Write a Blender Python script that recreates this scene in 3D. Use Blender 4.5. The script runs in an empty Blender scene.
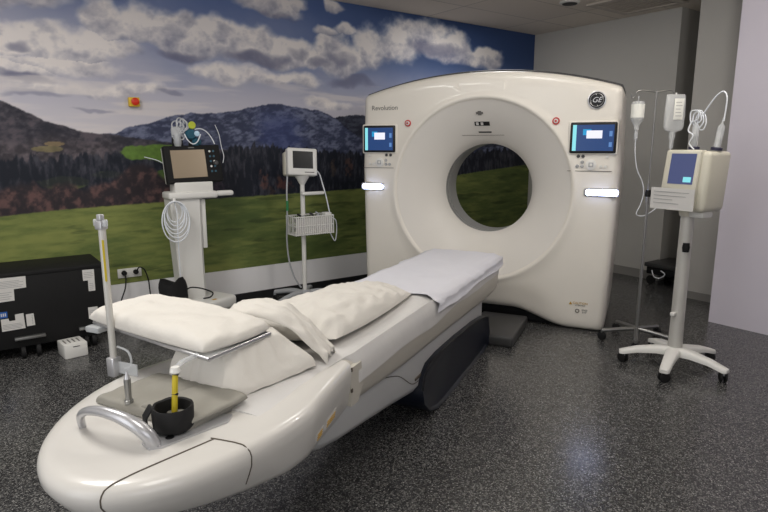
import bpy, bmesh, math, random
import numpy as np
from mathutils import Vector, Matrix, noise
from mathutils.bvhtree import BVHTree
random.seed(7)
scn = bpy.context.scene
C = scn.collection
PI = math.pi

# ------------------------------------------------------------------ materials
def lin(c):
    r = []
    for v in c[:3]:
        v = v / 255.0
        r.append(v / 12.92 if v <= 0.04045 else ((v + 0.055) / 1.055) ** 2.4)
    return (r[0], r[1], r[2], 1.0)

def mat(name, col, rough=0.5, metal=0.0, bump=0.0, bscale=30.0, var=0.0, vscale=6.0, coat=0.0, alpha=1.0,
        trans=0.0, emit=None, estr=0.0, ior=1.45):
    m = bpy.data.materials.new(name)
    m.use_nodes = True
    nt = m.node_tree
    b = nt.nodes['Principled BSDF']
    b.inputs['Base Color'].default_value = lin(col)
    b.inputs['Roughness'].default_value = rough
    b.inputs['Metallic'].default_value = metal
    b.inputs['Coat Weight'].default_value = coat
    b.inputs['Alpha'].default_value = alpha
    b.inputs['Transmission Weight'].default_value = trans
    b.inputs['IOR'].default_value = ior
    if emit:
        b.inputs['Emission Color'].default_value = lin(emit)
        b.inputs['Emission Strength'].default_value = estr
    tc = nt.nodes.new('ShaderNodeTexCoord')
    n = nt.nodes.new('ShaderNodeTexNoise')
    n.inputs['Scale'].default_value = vscale
    n.inputs['Detail'].default_value = 4
    nt.links.new(tc.outputs['Object'], n.inputs['Vector'])
    mx = nt.nodes.new('ShaderNodeMix'); mx.data_type = 'RGBA'
    c = lin(col)
    mx.inputs['A'].default_value = tuple(x * (1 - var) for x in c[:3]) + (1,)
    mx.inputs['B'].default_value = tuple(min(1, x * (1 + var)) for x in c[:3]) + (1,)
    nt.links.new(n.outputs['Fac'], mx.inputs['Factor'])
    nt.links.new(mx.outputs['Result'], b.inputs['Base Color'])
    if bump:
        n2 = nt.nodes.new('ShaderNodeTexNoise')
        n2.inputs['Scale'].default_value = bscale
        n2.inputs['Detail'].default_value = 5
        nt.links.new(tc.outputs['Object'], n2.inputs['Vector'])
        bp = nt.nodes.new('ShaderNodeBump')
        bp.inputs['Strength'].default_value = bump
        bp.inputs['Distance'].default_value = 0.01
        nt.links.new(n2.outputs['Fac'], bp.inputs['Height'])
        nt.links.new(bp.outputs['Normal'], b.inputs['Normal'])
    return m

M = {}
M['shell'] = mat('gantry_shell', (228, 223, 213), 0.32, var=.015, coat=.2)
M['funnel'] = mat('gantry_funnel', (220, 216, 209), 0.38, var=.01)
M['ring'] = mat('bore_ring_grey', (160, 160, 158), 0.35)
M['ringdark'] = mat('bore_ring_dark', (60, 60, 60), 0.4)
M['table'] = mat('table_shell', (206, 203, 197), 0.3, var=.015, coat=.25)
M['cradle'] = mat('cradle_beige', (190, 185, 174), 0.4, var=.02)
M['lowerbody'] = mat('table_lower_white', (196, 196, 195), 0.35)
M['black'] = mat('matte_black', (16, 17, 20), 0.5, var=.1)
M['navy'] = mat('dark_blue_cover', (17, 22, 34), 0.42, var=.1)
M['darkgrey'] = mat('dark_grey_plastic', (62, 62, 62), 0.45, var=.1)
M['rubber'] = mat('rubber', (15, 15, 16), 0.75)
M['seam'] = mat('seam_dark', (86, 78, 68), 0.7)
M['chrome'] = mat('brushed_metal', (196, 196, 198), 0.28, metal=.85)
M['silver'] = mat('silver_paint', (188, 188, 190), 0.3, metal=.55)
M['steel'] = mat('steel_pole', (150, 150, 148), 0.3, metal=.8)
M['linen'] = mat('white_linen', (212, 208, 200), 0.85, bump=.6, bscale=14, var=.02)
M['satin'] = mat('white_sheet', (204, 202, 199), 0.55, bump=.3, bscale=7, var=.02)
M['paper'] = mat('paper_sheet', (212, 212, 218), 0.8, bump=.25, bscale=18, var=.015)
M['greycloth'] = mat('grey_cloth', (146, 143, 134), 0.9, bump=.2, var=.05)
M['yellow'] = mat('yellow_tape', (196, 176, 40), 0.5)
M['tick'] = mat('black_tick', (25, 25, 25), 0.6)
M['clear'] = mat('clear_plastic', (225, 228, 230), 0.12, alpha=.42)
M['clearbag'] = mat('clear_bag', (236, 238, 238), 0.15, alpha=.42)
M['whiteplastic'] = mat('white_plastic', (222, 221, 216), 0.4)
M['cream'] = mat('cream_plastic', (204, 200, 184), 0.4, var=.02)
M['polegrey'] = mat('pole_grey', (196, 194, 188), 0.35, metal=.2)
M['greyplastic'] = mat('grey_plastic', (166, 168, 171), 0.4)
M['label'] = mat('paper_label', (208, 206, 202), 0.8, bump=.1, var=.03)
M['ink'] = mat('grey_ink', (150, 150, 150), 0.8)
M['blue'] = mat('blue_label', (38, 92, 170), 0.6)
M['red'] = mat('red_mark', (196, 62, 62), 0.5)
M['redbtn'] = mat('red_button', (214, 50, 22), 0.4)
M['yellowbox'] = mat('yellow_box', (226, 190, 50), 0.5)
M['printgrey'] = mat('print_grey', (112, 110, 106), 0.6)
M['warn'] = mat('warning_yellow', (190, 150, 50), 0.6)
M['lightbar'] = mat('lightbar', (235, 240, 255), 0.3, emit=(190, 204, 255), estr=16)
M['scr_blue'] = mat('screen_blue', (10, 20, 40), 0.25, emit=(34, 68, 122), estr=.85)
M['scr_cyan'] = mat('screen_cyan', (10, 40, 50), 0.25, emit=(140, 226, 234), estr=1.0)
M['scr_teal'] = mat('screen_teal', (10, 30, 40), 0.25, emit=(30, 150, 205), estr=1.0)
M['scr_white'] = mat('screen_white', (60, 60, 70), 0.25, emit=(236, 236, 250), estr=1.05)
M['scr_mid'] = mat('screen_icon', (10, 20, 40), 0.25, emit=(96, 140, 200), estr=.9)
M['scr_inj'] = mat('injector_screen', (16, 18, 28), 0.3, emit=(76, 84, 124), estr=.9)
M['scr_off'] = mat('grey_screen_off', (26, 28, 30), 0.25)
M['scr_reflection'] = mat('lcd_painted_reflection', (160, 145, 124), 0.2, metal=.2)  # warm room reflection on the switched-off screen, put into the base colour
M['green'] = mat('green_band', (40, 120, 70), 0.5)
M['fluid'] = mat('fluid_label', (232, 232, 224), 0.6)
M['teal'] = mat('teal_plastic', (30, 84, 104), 0.4)
M['lime'] = mat('lime_plastic', (186, 196, 60), 0.4)
M['purple'] = mat('dark_violet', (46, 44, 66), 0.4)
M['tubing'] = mat('clear_tubing', (226, 230, 235), 0.25)
M['pale_blue'] = mat('pale_blue_tubing', (190, 220, 240), 0.25)  # plain pale blue plastic
M['ceilvent'] = mat('vent_grey', (196, 187, 176), 0.7)
M['box'] = mat('case_black', (8, 8, 9), 0.75, bump=.1, var=.1)

# walls, ceiling
M['wallwhite'] = mat('wall_white', (238, 237, 238), 0.55, bump=.03, var=.02)
M['wallgrey'] = mat('wall_grey', (186, 184, 179), 0.75, bump=.05, bscale=60, var=.03, vscale=2)
M['wallpanel'] = mat('wall_pale', (206, 201, 212), 0.7, bump=.05, bscale=50, var=.02, vscale=2)
M['baseb'] = mat('baseboard_grey', (138, 136, 132), 0.6)
M['basedark'] = mat('baseboard_black', (30, 30, 32), 0.5)

def ceiling_mat():
    m = mat('ceiling_tiles', (226, 216, 203), 0.9, bump=.05, bscale=80)
    nt = m.node_tree; b = nt.nodes['Principled BSDF']
    tc = nt.nodes.new('ShaderNodeTexCoord')
    br = nt.nodes.new('ShaderNodeTexBrick')
    br.offset = 0.0; br.squash = 1.0
    br.inputs['Color1'].default_value = lin((226, 216, 203))
    br.inputs['Color2'].default_value = lin((220, 210, 198))
    br.inputs['Mortar'].default_value = lin((188, 180, 170))
    br.inputs['Scale'].default_value = 1.0
    br.inputs['Mortar Size'].default_value = 0.008
    br.inputs['Brick Width'].default_value = 1.2
    br.inputs['Row Height'].default_value = 0.6
    nt.links.new(tc.outputs['Object'], br.inputs['Vector'])
    nt.links.new(br.outputs['Color'], b.inputs['Base Color'])
    return m
M['ceiling'] = ceiling_mat()

def floor_mat():
    m = bpy.data.materials.new('speckled_vinyl'); m.use_nodes = True
    nt = m.node_tree; b = nt.nodes['Principled BSDF']
    tc = nt.nodes.new('ShaderNodeTexCoord')
    v = nt.nodes.new('ShaderNodeTexVoronoi'); v.inputs['Scale'].default_value = 200
    v2 = nt.nodes.new('ShaderNodeTexVoronoi'); v2.inputs['Scale'].default_value = 120
    n = nt.nodes.new('ShaderNodeTexNoise'); n.inputs['Scale'].default_value = 55; n.inputs['Detail'].default_value = 8
    for x in (v, v2, n): nt.links.new(tc.outputs['Object'], x.inputs['Vector'])
    sep = nt.nodes.new('ShaderNodeSeparateColor'); nt.links.new(v.outputs['Color'], sep.inputs['Color'])
    sep2 = nt.nodes.new('ShaderNodeSeparateColor'); nt.links.new(v2.outputs['Color'], sep2.inputs['Color'])
    r1 = nt.nodes.new('ShaderNodeValToRGB')
    e = r1.color_ramp.elements
    e[0].position = 0; e[0].color = lin((34, 34, 35))
    e[1].position = 1; e[1].color = lin((150, 149, 146))
    for p, c in ((.45, (50, 50, 51)), (.72, (70, 70, 70)), (.9, (102, 101, 99))):
        q = e.new(p); q.color = lin(c)
    nt.links.new(sep.outputs['Red'], r1.inputs['Fac'])
    r2 = nt.nodes.new('ShaderNodeValToRGB')
    e = r2.color_ramp.elements
    e[0].position = .80; e[0].color = (0, 0, 0, 1); e[1].position = .95; e[1].color = (1, 1, 1, 1)
    nt.links.new(sep2.outputs['Green'], r2.inputs['Fac'])
    mx = nt.nodes.new('ShaderNodeMix'); mx.data_type = 'RGBA'
    nt.links.new(r2.outputs['Color'], mx.inputs['Factor'])
    nt.links.new(r1.outputs['Color'], mx.inputs['A'])
    mx.inputs['B'].default_value = lin((100, 99, 97))
    nt.links.new(mx.outputs['Result'], b.inputs['Base Color'])
    b.inputs['Roughness'].default_value = 0.23
    b.inputs['Specular IOR Level'].default_value = 0.5
    bp = nt.nodes.new('ShaderNodeBump'); bp.inputs['Strength'].default_value = .05; bp.inputs['Distance'].default_value = .002
    nt.links.new(n.outputs['Fac'], bp.inputs['Height']); nt.links.new(bp.outputs['Normal'], b.inputs['Normal'])
    return m
M['floor'] = floor_mat()

# ------------------------------------------------------------------ frames
ROOM = Matrix.Identity(4)
GA = math.radians(-60.149)
GANTRY = Matrix.Translation((1.527, -1.744, 0)) @ Matrix.Rotation(GA, 4, 'Z')
def frame(x, y, deg, z=0.0):
    return Matrix.Translation((x, y, z)) @ Matrix.Rotation(math.radians(deg), 4, 'Z')
WM = {}      # world matrices of top-level roots, by object

def tag(o, label=None, cat=None, group=None, kind=None):
    if label: o['label'] = label
    if cat: o['category'] = cat
    if group: o['group'] = group
    if kind: o['kind'] = kind
    return o

def thing(name, label, cat, fr, base, group=None):
    o = bpy.data.objects.new(name, None); C.objects.link(o)
    o.empty_display_size = .1
    m = fr @ Matrix.Translation(base)
    o.matrix_world = m
    WM[o.name] = m.copy()
    return tag(o, label, cat, group)

def root_matrix(o):
    while o.parent: o = o.parent
    return WM[o.name]

class MB:
    def __init__(s, fr=ROOM):
        s.bm = bmesh.new(); s.fr = fr
    def v(s, p): return s.bm.verts.new(p)
    def face(s, vs):
        try: return s.bm.faces.new(vs)
        except ValueError: return None
    def box(s, x0, x1, y0, y1, z0, z1, bevel=0.0, seg=2, rot=None, pivot=None):
        b = bmesh.new()
        bmesh.ops.create_cube(b, size=1)
        bmesh.ops.scale(b, vec=(abs(x1 - x0), abs(y1 - y0), abs(z1 - z0)), verts=b.verts)
        if bevel:
            bevel = min(bevel, abs(x1-x0)*.49, abs(y1-y0)*.49, abs(z1-z0)*.49)
            bmesh.ops.bevel(b, geom=list(b.edges), offset=bevel, segments=seg, profile=.5, affect='EDGES')
        c = Vector(((x0+x1)/2, (y0+y1)/2, (z0+z1)/2))
        mt = Matrix.Translation(c)
        if rot is not None:
            pv = Vector(pivot) if pivot else c
            mt = Matrix.Translation(pv) @ rot @ Matrix.Translation(-pv) @ mt
        bmesh.ops.transform(b, matrix=mt, verts=b.verts)
        s._merge(b); return s
    def _merge(s, b):
        me = bpy.data.meshes.new('tmp'); b.to_mesh(me); b.free()
        s.bm.from_mesh(me); bpy.data.meshes.remove(me)
    def loft(s, rings, cap=True, closed=True):
        vr = [[s.v(p) for p in r] for r in rings]
        n = len(vr[0])
        for a, b in zip(vr[:-1], vr[1:]):
            for i in range(n if closed else n - 1):
                j = (i + 1) % n
                s.face((a[i], a[j], b[j], b[i]))
        if cap:
            s.face(list(reversed(vr[0]))); s.face(vr[-1])
        return s
    def cyl(s, p0, p1, r0, r1=None, n=20, cap=True):
        return s.tube([p0, p1], [r0, r1 if r1 is not None else r0], n, cap, smooth=False)
    def tube(s, pts, r, n=10, cap=True, smooth=True, sub=6):
        pts = [Vector(p) for p in pts]
        rs = r if isinstance(r, (list, tuple)) else [r] * len(pts)
        if smooth and len(pts) > 2:
            q = []; rr = []
            for i in range(len(pts) - 1):
                p0 = pts[max(0, i-1)]; p1 = pts[i]; p2 = pts[i+1]; p3 = pts[min(len(pts)-1, i+2)]
                for k in range(sub):
                    t = k / sub
                    q.append(.5*((2*p1)+(p2-p0)*t+(2*p0-5*p1+4*p2-p3)*t*t+(3*p1-p0-3*p2+p3)*t**3))
                    rr.append(rs[i]*(1-t)+rs[i+1]*t)
            q.append(pts[-1]); rr.append(rs[-1]); pts, rs = q, rr
        rings = []
        up = None
        for i, p in enumerate(pts):
            d = (pts[min(i+1, len(pts)-1)] - pts[max(i-1, 0)])
            if d.length < 1e-9: d = Vector((0, 0, 1))
            d.normalize()
            if up is None:
                up = Vector((0, 0, 1)) if abs(d.z) < .9 else Vector((1, 0, 0))
            x = up.cross(d)
            if x.length < 1e-6: x = Vector((1, 0, 0)).cross(d)
            x.normalize(); y = d.cross(x); up = y
            rings.append([p + (x*math.cos(2*PI*k/n) + y*math.sin(2*PI*k/n))*rs[i] for k in range(n)])
        return s.loft(rings, cap)
    def lathe(s, c, prof, n=28, axis='z', cap=True):
        rings = []
        for r, h in prof:
            ring = []
            for k in range(n):
                a = 2*PI*k/n
                if axis == 'z': p = (c[0]+r*math.cos(a), c[1]+r*math.sin(a), c[2]+h)
                elif axis == 'y': p = (c[0]+r*math.cos(a), c[1]+h, c[2]+r*math.sin(a))
                else: p = (c[0]+h, c[1]+r*math.cos(a), c[2]+r*math.sin(a))
                ring.append(p)
            rings.append(ring)
        return s.loft(rings, cap)
    def prism(s, poly, y0, y1):       # poly in (x,z), extruded along y
        a = [s.v((x, y0, z)) for x, z in poly]; b = [s.v((x, y1, z)) for x, z in poly]
        n = len(poly)
        for i in range(n): s.face((a[i], a[(i+1) % n], b[(i+1) % n], b[i]))
        s.face(list(reversed(a))); s.face(b); return s
    def warp(s, f):
        for v in s.bm.verts: v.co = f(v.co)
        return s
    def build(s, name, m, parent=None, base=(0, 0, 0), smooth=True, angle=40, sub=0, label=None):
        bm = s.bm
        bmesh.ops.recalc_face_normals(bm, faces=bm.faces)
        if parent is not None:
            mt = root_matrix(parent).inverted() @ s.fr
            bmesh.ops.transform(bm, matrix=mt, verts=bm.verts)
        else:
            bmesh.ops.translate(bm, vec=-Vector(base), verts=bm.verts)
        me = bpy.data.meshes.new(name); bm.to_mesh(me); bm.free()
        me.materials.append(m)
        if smooth:
            me.polygons.foreach_set('use_smooth', [True]*len(me.polygons))
            me.set_sharp_from_angle(angle=math.radians(angle))
        o = bpy.data.objects.new(name, me); C.objects.link(o)
        if parent is not None: o.parent = parent
        else:
            mw = s.fr @ Matrix.Translation(base)
            o.matrix_world = mw; WM[o.name] = mw.copy()
        if sub:
            sm = o.modifiers.new('sub', 'SUBSURF'); sm.levels = sub; sm.render_levels = sub
        if label: o['label'] = label
        return o

def text_part(name, body, size, mtx, m, parent, extrude=.0008, shear=0.0, align='CENTER'):
    cu = bpy.data.curves.new(name, 'FONT'); cu.body = body; cu.size = size
    cu.extrude = extrude; cu.align_x = align; cu.align_y = 'CENTER'; cu.shear = shear
    tmp = bpy.data.objects.new('tmp_text', cu); C.objects.link(tmp)
    dg = bpy.context.evaluated_depsgraph_get()
    me = bpy.data.meshes.new_from_object(tmp.evaluated_get(dg))
    bpy.data.objects.remove(tmp); bpy.data.curves.remove(cu)
    me.transform(root_matrix(parent).inverted() @ mtx)
    me.materials.clear(); me.materials.append(m)
    me.name = name
    o = bpy.data.objects.new(name, me); C.objects.link(o); o.parent = parent
    return o

def struct(o): o['kind'] = 'structure'; return o

# ------------------------------------------------------------------ the room
CZ = 2.93
W = -4.3; S_ = -7.6
struct(MB().box(W-.1, 6.3, S_-.1, .1, -.1, 0).build('floor', M['floor'], smooth=False))
struct(MB().box(W-.1, 6.3, S_-.1, .1, CZ, CZ+.1).build('ceiling', M['ceiling'], smooth=False))
struct(MB().box(W, 4.25, 0, .1, 0, CZ).build('wall_back', M['wallwhite'], smooth=False))
struct(MB().box(W-.1, W, S_, .1, 0, CZ).build('wall_left', M['wallwhite'], smooth=False))
struct(MB().box(W, 3.1, S_-.1, S_, 0, CZ).build('wall_front', M['wallwhite'], smooth=False))
struct(MB().box(4.25, 5.4, -1.93, .1, 0, CZ).build('wall_right', M['wallgrey'], smooth=False))
struct(MB().box(4.85, 5.4, -2.4, -1.93, 0, CZ).build('wall_recess', M['wallgrey'], smooth=False))
struct(MB().box(3.77, 5.4, -3.2, -2.36, 0, CZ).build('wall_side', M['wallgrey'], smooth=False))
struct(MB().box(3.1, 5.4, S_-.1, -3.02, 0, CZ).build('wall_panel', M['wallpanel'], smooth=False))
struct(MB().box(W, 4.25, -.012, 0, 0, .085).build('baseboard_back', M['basedark'], smooth=False))
struct(MB().box(4.238, 4.25, -1.93, 0, 0, .1).build('baseboard_right', M['baseb'], smooth=False))
struct(MB().box(3.757, 3.77, -3.02, -2.36, 0, .075).build('baseboard_side', M['baseb'], smooth=False))

# ------------------------------------------------------------------ mural (a printed landscape)
def fbm(x, y, oct=5, seed=0, gain=.5):
    out = np.zeros_like(x); amp = 1; tot = 0
    for o in range(oct):
        rs = np.random.RandomState(seed + o*17)
        L = rs.rand(256, 256)
        fx = x * 2**o + 13.7*o + 100; fy = y * 2**o + 7.3*o + 100
        ix = np.floor(fx).astype(int); iy = np.floor(fy).astype(int)
        tx = fx-ix; ty = fy-iy; tx = tx*tx*(3-2*tx); ty = ty*ty*(3-2*ty)
        a = L[ix % 256, iy % 256]; b = L[(ix+1) % 256, iy % 256]; c = L[ix % 256, (iy+1) % 256]; d = L[(ix+1) % 256, (iy+1) % 256]
        out += amp*((a*(1-tx)+b*tx)*(1-ty)+(c*(1-tx)+d*tx)*ty); tot += amp; amp *= gain
    return out/tot
def ss(a, b, x):
    t = np.clip((x-a)/(b-a), 0, 1); return t*t*(3-2*t)
def mixc(A, B, t):
    return A*(1-t[..., None]) + B*t[..., None]
def col(*c): return np.array(c, float)

def mural():
    s0, s1, z0, z1 = W, 4.25, .335, CZ
    nx, nz = 1250, 380
    s = np.linspace(s0, s1, nx); z = np.linspace(z0, z1, nz)
    X, Z = np.meshgrid(s, z)
    n1 = fbm(X*2.2, Z*2.6, 6, 1); n2 = fbm(X*7, Z*8, 5, 40); n3 = fbm(X*30, Z*34, 4, 90)
    # sky
    t = ss(1.85, 2.95, Z + (n1-.5)*.35 - .26*np.clip(-X-.3, 0, 1.5) + .12*np.clip(X-.5, 0, 1.3))
    sky = mixc(np.broadcast_to(col(150, 150, 164), X.shape+(3,)), np.broadcast_to(col(72, 90, 132), X.shape+(3,)), t)
    dk = ss(.3, 2.6, X)*ss(2.15, 2.6, Z)
    sky = mixc(sky, np.broadcast_to(col(36, 54, 90), X.shape+(3,)), dk*.85)
    hz = ss(2.1, 1.65, Z)
    sky = mixc(sky, np.broadcast_to(col(176, 172, 176), X.shape+(3,)), hz*.85)
    # clouds
    bl = [(-0.93,2.45,0.19,0.15,1),(-0.70,2.47,0.24,0.17,1),(-0.46,2.42,0.26,0.18,1),(-1.05,2.26,0.35,0.11,.9),(-0.06,2.40,0.26,0.17,1),(0.22,2.40,0.30,0.16,1),(-0.24,2.37,0.18,0.13,1),(0.68,2.37,0.31,0.13,1),(0.90,2.34,0.18,0.10,1),(1.31,2.37,0.33,0.20,1),(1.69,2.51,0.27,0.22,1),(0.49,2.80,0.35,0.11,1),(0.80,2.86,0.13,0.07,0.8),(1.21,2.87,0.12,0.06,0.8),(2.02,2.57,0.36,0.28,1),(2.38,2.70,0.46,0.19,1),(2.68,2.58,0.49,0.18,1),(3.34,2.54,0.32,0.14,1),(1.13,2.62,0.12,0.05,0.6),(-1.60,2.60,0.36,0.14,0.9),(-1.43,2.28,0.34,0.12,0.9),(-1.65,2.04,0.33,0.08,0.9),(-1.66,2.23,0.2,0.1,0.8),(-1.31,2.12,0.49,0.09,0.6),(-1.40,1.95,0.5,0.07,0.6),(-0.97,1.93,0.45,0.06,0.6),(1.12,1.92,0.3,0.07,0.8),(1.37,2.67,0.12,0.05,0.5),(.6,2.14,.5,.06,.5),(0.1,2.15,.4,.07,.5),(-2.2,2.5,.5,.2,1),(-2.9,2.3,.6,.2,1),(-3.6,2.55,.6,.2,1)]
    F = np.full(X.shape, -1.0)
    wx = X + (fbm(X*4, Z*4, 4, 7)-.5)*.22; wz = Z + (fbm(X*4, Z*4, 4, 9)-.5)*.16
    bot = np.zeros_like(X)
    for (cx, cz, rx, rz, st) in bl:
        d = ((wx-cx)/rx)**2 + ((wz-cz)/np.where(wz > cz, rz*1.15, rz*.8))**2
        f = st*(1.15-d)
        bt = np.clip((wz-cz)/rz, -1, 1)
        bot = np.where(f > F, bt, bot); F = np.maximum(F, f)
    puff = 1-np.abs(fbm(X*7+3, Z*9, 5, 21, .55)*2-1)
    F = F + (fbm(X*4.5, Z*6, 6, 33, .5)-.5)*1.7
    al = ss(-.35, .6, F)
    lit = np.clip(.56 + .34*bot + (puff-.62)*.9 + (fbm(X*5, Z*6, 4, 35)-.5)*1.0 + (n3-.5)*.12, 0, 1)
    cl = mixc(np.broadcast_to(col(112, 114, 132), X.shape+(3,)), np.broadcast_to(col(202, 196, 192), X.shape+(3,)), lit)
    img = mixc(sky, cl, al*.93)
    db = [(-0.38,2.27,0.26,0.05,1),(-1.59,2.00,0.24,0.04,1),(0.32,2.31,0.33,0.07,1),(1.43,2.16,0.30,0.06,0.9),(-1.55,2.26,0.12,0.04,0.8),(1.01,2.33,0.16,0.05,0.7),(-1.09,1.77,0.2,0.02,0.5),(-0.49,1.93,0.14,0.03,0.6),(2.53,2.56,0.47,0.09,0.8),(0.59,2.73,0.27,0.04,0.4),(-1.53,1.89,0.25,0.03,0.5),(1.3,2.4,.2,.07,.5),(0.75,2.4,.15,.06,.5)]
    for (cx, cz, rx, rz, st) in db:
        d = ((wx-cx)/rx)**2 + ((wz-cz)/rz)**2
        img = mixc(img, np.broadcast_to(col(86, 88, 110), X.shape+(3,)), ss(1.3, .1, d)*st*.75)
    # thin streaks near the horizon
    st_ = fbm(X*1.6, Z*14, 5, 66)
    img = mixc(img, np.broadcast_to(col(188, 182, 180), X.shape+(3,)), ss(.52, .72, st_)*ss(2.25, 2.0, Z)*.6)
    # far ridges
    def ridge(pts, rough, seed):
        px = [p[0] for p in pts]; pz = [p[1] for p in pts]
        return np.interp(X, px, pz) + (fbm(X*9, X*0, 6, seed, .6)-.5)*rough
    rR = ridge([(-.95,1.60),(-.833,1.66),(-.669,1.696),(-.497,1.768),(-.305,1.791),(-.095,1.798),(.096,1.831),(.296,1.875),(.472,1.901),(.664,1.899),(.829,1.877),(.977,1.853),(1.094,1.817),(1.202,1.76),(1.45,1.6),(2,1.5)], .05, 300)
    rR2 = ridge([(.9,1.6),(1.117,1.767),(1.3,1.803),(1.426,1.827),(1.567,1.81),(2.03,1.878),(2.8,1.857),(4.1,1.842)], .07, 310)
    rL = ridge([(-4.3,1.8),(-3,1.95),(-2.2,1.93),(-1.73,1.832),(-1.608,1.786),(-1.451,1.694),(-1.283,1.644),(-1.066,1.60),(-.834,1.58),(-.3,1.5),(.5,1.4)], .04, 320)
    def over(mask, c): 
        nonlocal img
        img = mixc(img, c if c.ndim == 3 else np.broadcast_to(c, X.shape+(3,)), mask)
    e = .006
    rock = fbm(X*9+Z*5, Z*16, 6, 500, .6); rk2 = fbm(X*22-Z*12, Z*40, 5, 510, .6)
    mc = mixc(np.broadcast_to(col(44, 49, 70), X.shape+(3,)), np.broadcast_to(col(92, 97, 118), X.shape+(3,)), ss(.38, .66, rock*.45+rk2*.55))
    mdark = ss(.35, .1, np.abs(X-.55)+ (rock-.5)*.3)*ss(1.95, 1.7, Z)
    mc = mixc(mc, np.broadcast_to(col(44, 54, 98), X.shape+(3,)), mdark*.55)
    over(ss(-e, e, rR2-Z), mc*.62)
    over(ss(-e, e, rR-Z), mc)
    hillc = mixc(np.broadcast_to(col(32, 33, 42), X.shape+(3,)), np.broadcast_to(col(74, 68, 74), X.shape+(3,)), ss(.35, .7, n2*.4+n3*.3+rk2*.3))
    over(ss(-e, e, rL-Z), hillc)
    # pale brown hillside with fields on the left
    hl = ss(1.62, 1.5, Z + (n2-.5)*.15)*ss(-.75, -1.1, X)
    hc = mixc(np.broadcast_to(col(50, 46, 50), X.shape+(3,)), np.broadcast_to(col(92, 84, 88), X.shape+(3,)), ss(.4, .75, n3*.5+n2*.5))
    over(hl*.8, hc)
    # dark forest
    ft = np.interp(X, [-4.3,-1.767,-1.369,-1.005,-.69,-.164,.33,.761,1.564,2.96,4.05], [1.42,1.40,1.42,1.44,1.44,1.45,1.52,1.48,1.42,1.46,1.46]) + (fbm(X*30, X*0, 5, 600, .65)-.5)*.15
    tr = fbm(X*44, Z*13, 5, 610, .6)*.6 + n2*.4
    fc = mixc(np.broadcast_to(col(17, 21, 31), X.shape+(3,)), np.broadcast_to(col(54, 54, 62), X.shape+(3,)), ss(.42, .72, tr))
    over(ss(-.012, .012, ft-Z), fc)
    # green fields
    def blob(cx, cz, rx, rz, c, k=1, wob=.9):
        d = ((X-cx)/rx)**2 + ((Z-cz)/rz)**2 + (n2-.5)*wob*2
        over(ss(1.1, .8, d)*k, mixc(np.broadcast_to(col(*c)*.82, X.shape+(3,)), np.broadcast_to(col(*c)*1.12, X.shape+(3,)), n3))
    blob(-.66, 1.45, .26, .072, (82, 108, 46)); blob(-.48, 1.40, .14, .05, (82, 108, 46))
    blob(-.60, 1.22, .12, .05, (70, 90, 44)); blob(-.50, 1.28, .16, .03, (66, 86, 42))
    blob(-1.33, 1.21, .19, .055, (82, 92, 50)); blob(-1.05, 1.27, .14, .03, (64, 74, 44), .8)
    blob(-1.46, 1.48, .11, .022, (104, 96, 70), .9); blob(-1.40, 1.52, .07, .015, (120, 104, 76), .8)
    # dark conifers in front of fields on the left
    cz_ = 1.35 + (fbm(X*14, X*0, 4, 640)-.5)*.2
    m_ = ss(-.01, .01, cz_-Z)*ss(1.16, 1.2, Z)*ss(-.62, -.72, X)*ss(.38, .5, fbm(X*3, Z*1.5, 3, 650))*.8
    over(m_, fc)
    # reddish-brown bare trees
    bz = np.interp(X, [-4.3,-1.8,-1.4,-1.2,-1.05,-.9,-.75,-.6,-.45], [1.2,1.18,1.2,1.17,1.2,1.33,1.36,1.25,1.08]) + (fbm(X*12, X*0, 4, 660)-.5)*.1
    rb = mixc(np.broadcast_to(col(36, 31, 35), X.shape+(3,)), np.broadcast_to(col(84, 62, 60), X.shape+(3,)), ss(.38, .75, fbm(X*18, Z*16, 5, 670, .6)))
    over(ss(-.03, .03, bz-Z)*ss(-.4, -.6, X), rb)
    for (cx, cz, rx, rz, c) in [(.35,1.17,.05,.11,(112,72,62)),(.58,1.13,.09,.06,(92,50,46)),(1.34,1.28,.05,.10,(96,66,56)),(1.15,1.27,.04,.09,(82,64,52)),(.52,1.17,.03,.07,(90,60,50)),(.42,1.07,.05,.05,(70,52,48)),(-.12,1.12,.1,.07,(60,44,56))]:
        d = ((X-cx)/rx)**2+((Z-cz)/rz)**2+(fbm(X*40,Z*30,4,700)-.5)*3.4
        over(ss(1.2, -.2, d)*.6, col(*c))
    # meadow
    mz = np.interp(X, [-4.3,-1.817,-1.482,-1.117,-.591,.027,.311,.748,1.561,2.92,4.13], [.93,.975,.995,1.01,1.018,1.026,1.028,1.035,1.051,1.154,1.254]) + (n3-.5)*.012
    gr = fbm(X*5, Z*26, 6, 800, .6); gr2 = fbm(X*1.3, Z*3, 3, 820); gr3 = fbm(X*3, Z*22, 4, 850)
    gc = mixc(np.broadcast_to(col(66, 80, 42), X.shape+(3,)), np.broadcast_to(col(112, 118, 64), X.shape+(3,)), ss(.25, .8, gr*.55+gr2*.45+.06*ss(.5, -1.5, X)))
    gc = mixc(gc, np.broadcast_to(col(36, 46, 26), X.shape+(3,)), ss(.62, .76, gr3)*.45)
    over(ss(-.006, .006, mz-Z), gc)
    img = np.clip(img, 0, 255)/255.0
    img = np.where(img <= .04045, img/12.92, ((img+.055)/1.055)**2.4)
    img = np.clip(img*1.0, 0, 1)
    vv = np.empty((nx*nz, 3), np.float32)
    vv[:, 0] = X.ravel() - s0; vv[:, 1] = 0; vv[:, 2] = Z.ravel()
    idx = np.arange(nx*nz).reshape(nz, nx)
    q = np.stack([idx[:-1, :-1], idx[:-1, 1:], idx[1:, 1:], idx[1:, :-1]], -1).reshape(-1, 4)
    # a thin back so the print has thickness
    e0 = len(vv)
    back = np.array([[0, .003, z0], [s1-s0, .003, z0], [s1-s0, .003, z1], [0, .003, z1]], np.float32)
    vv = np.vstack([vv, back])
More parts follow.
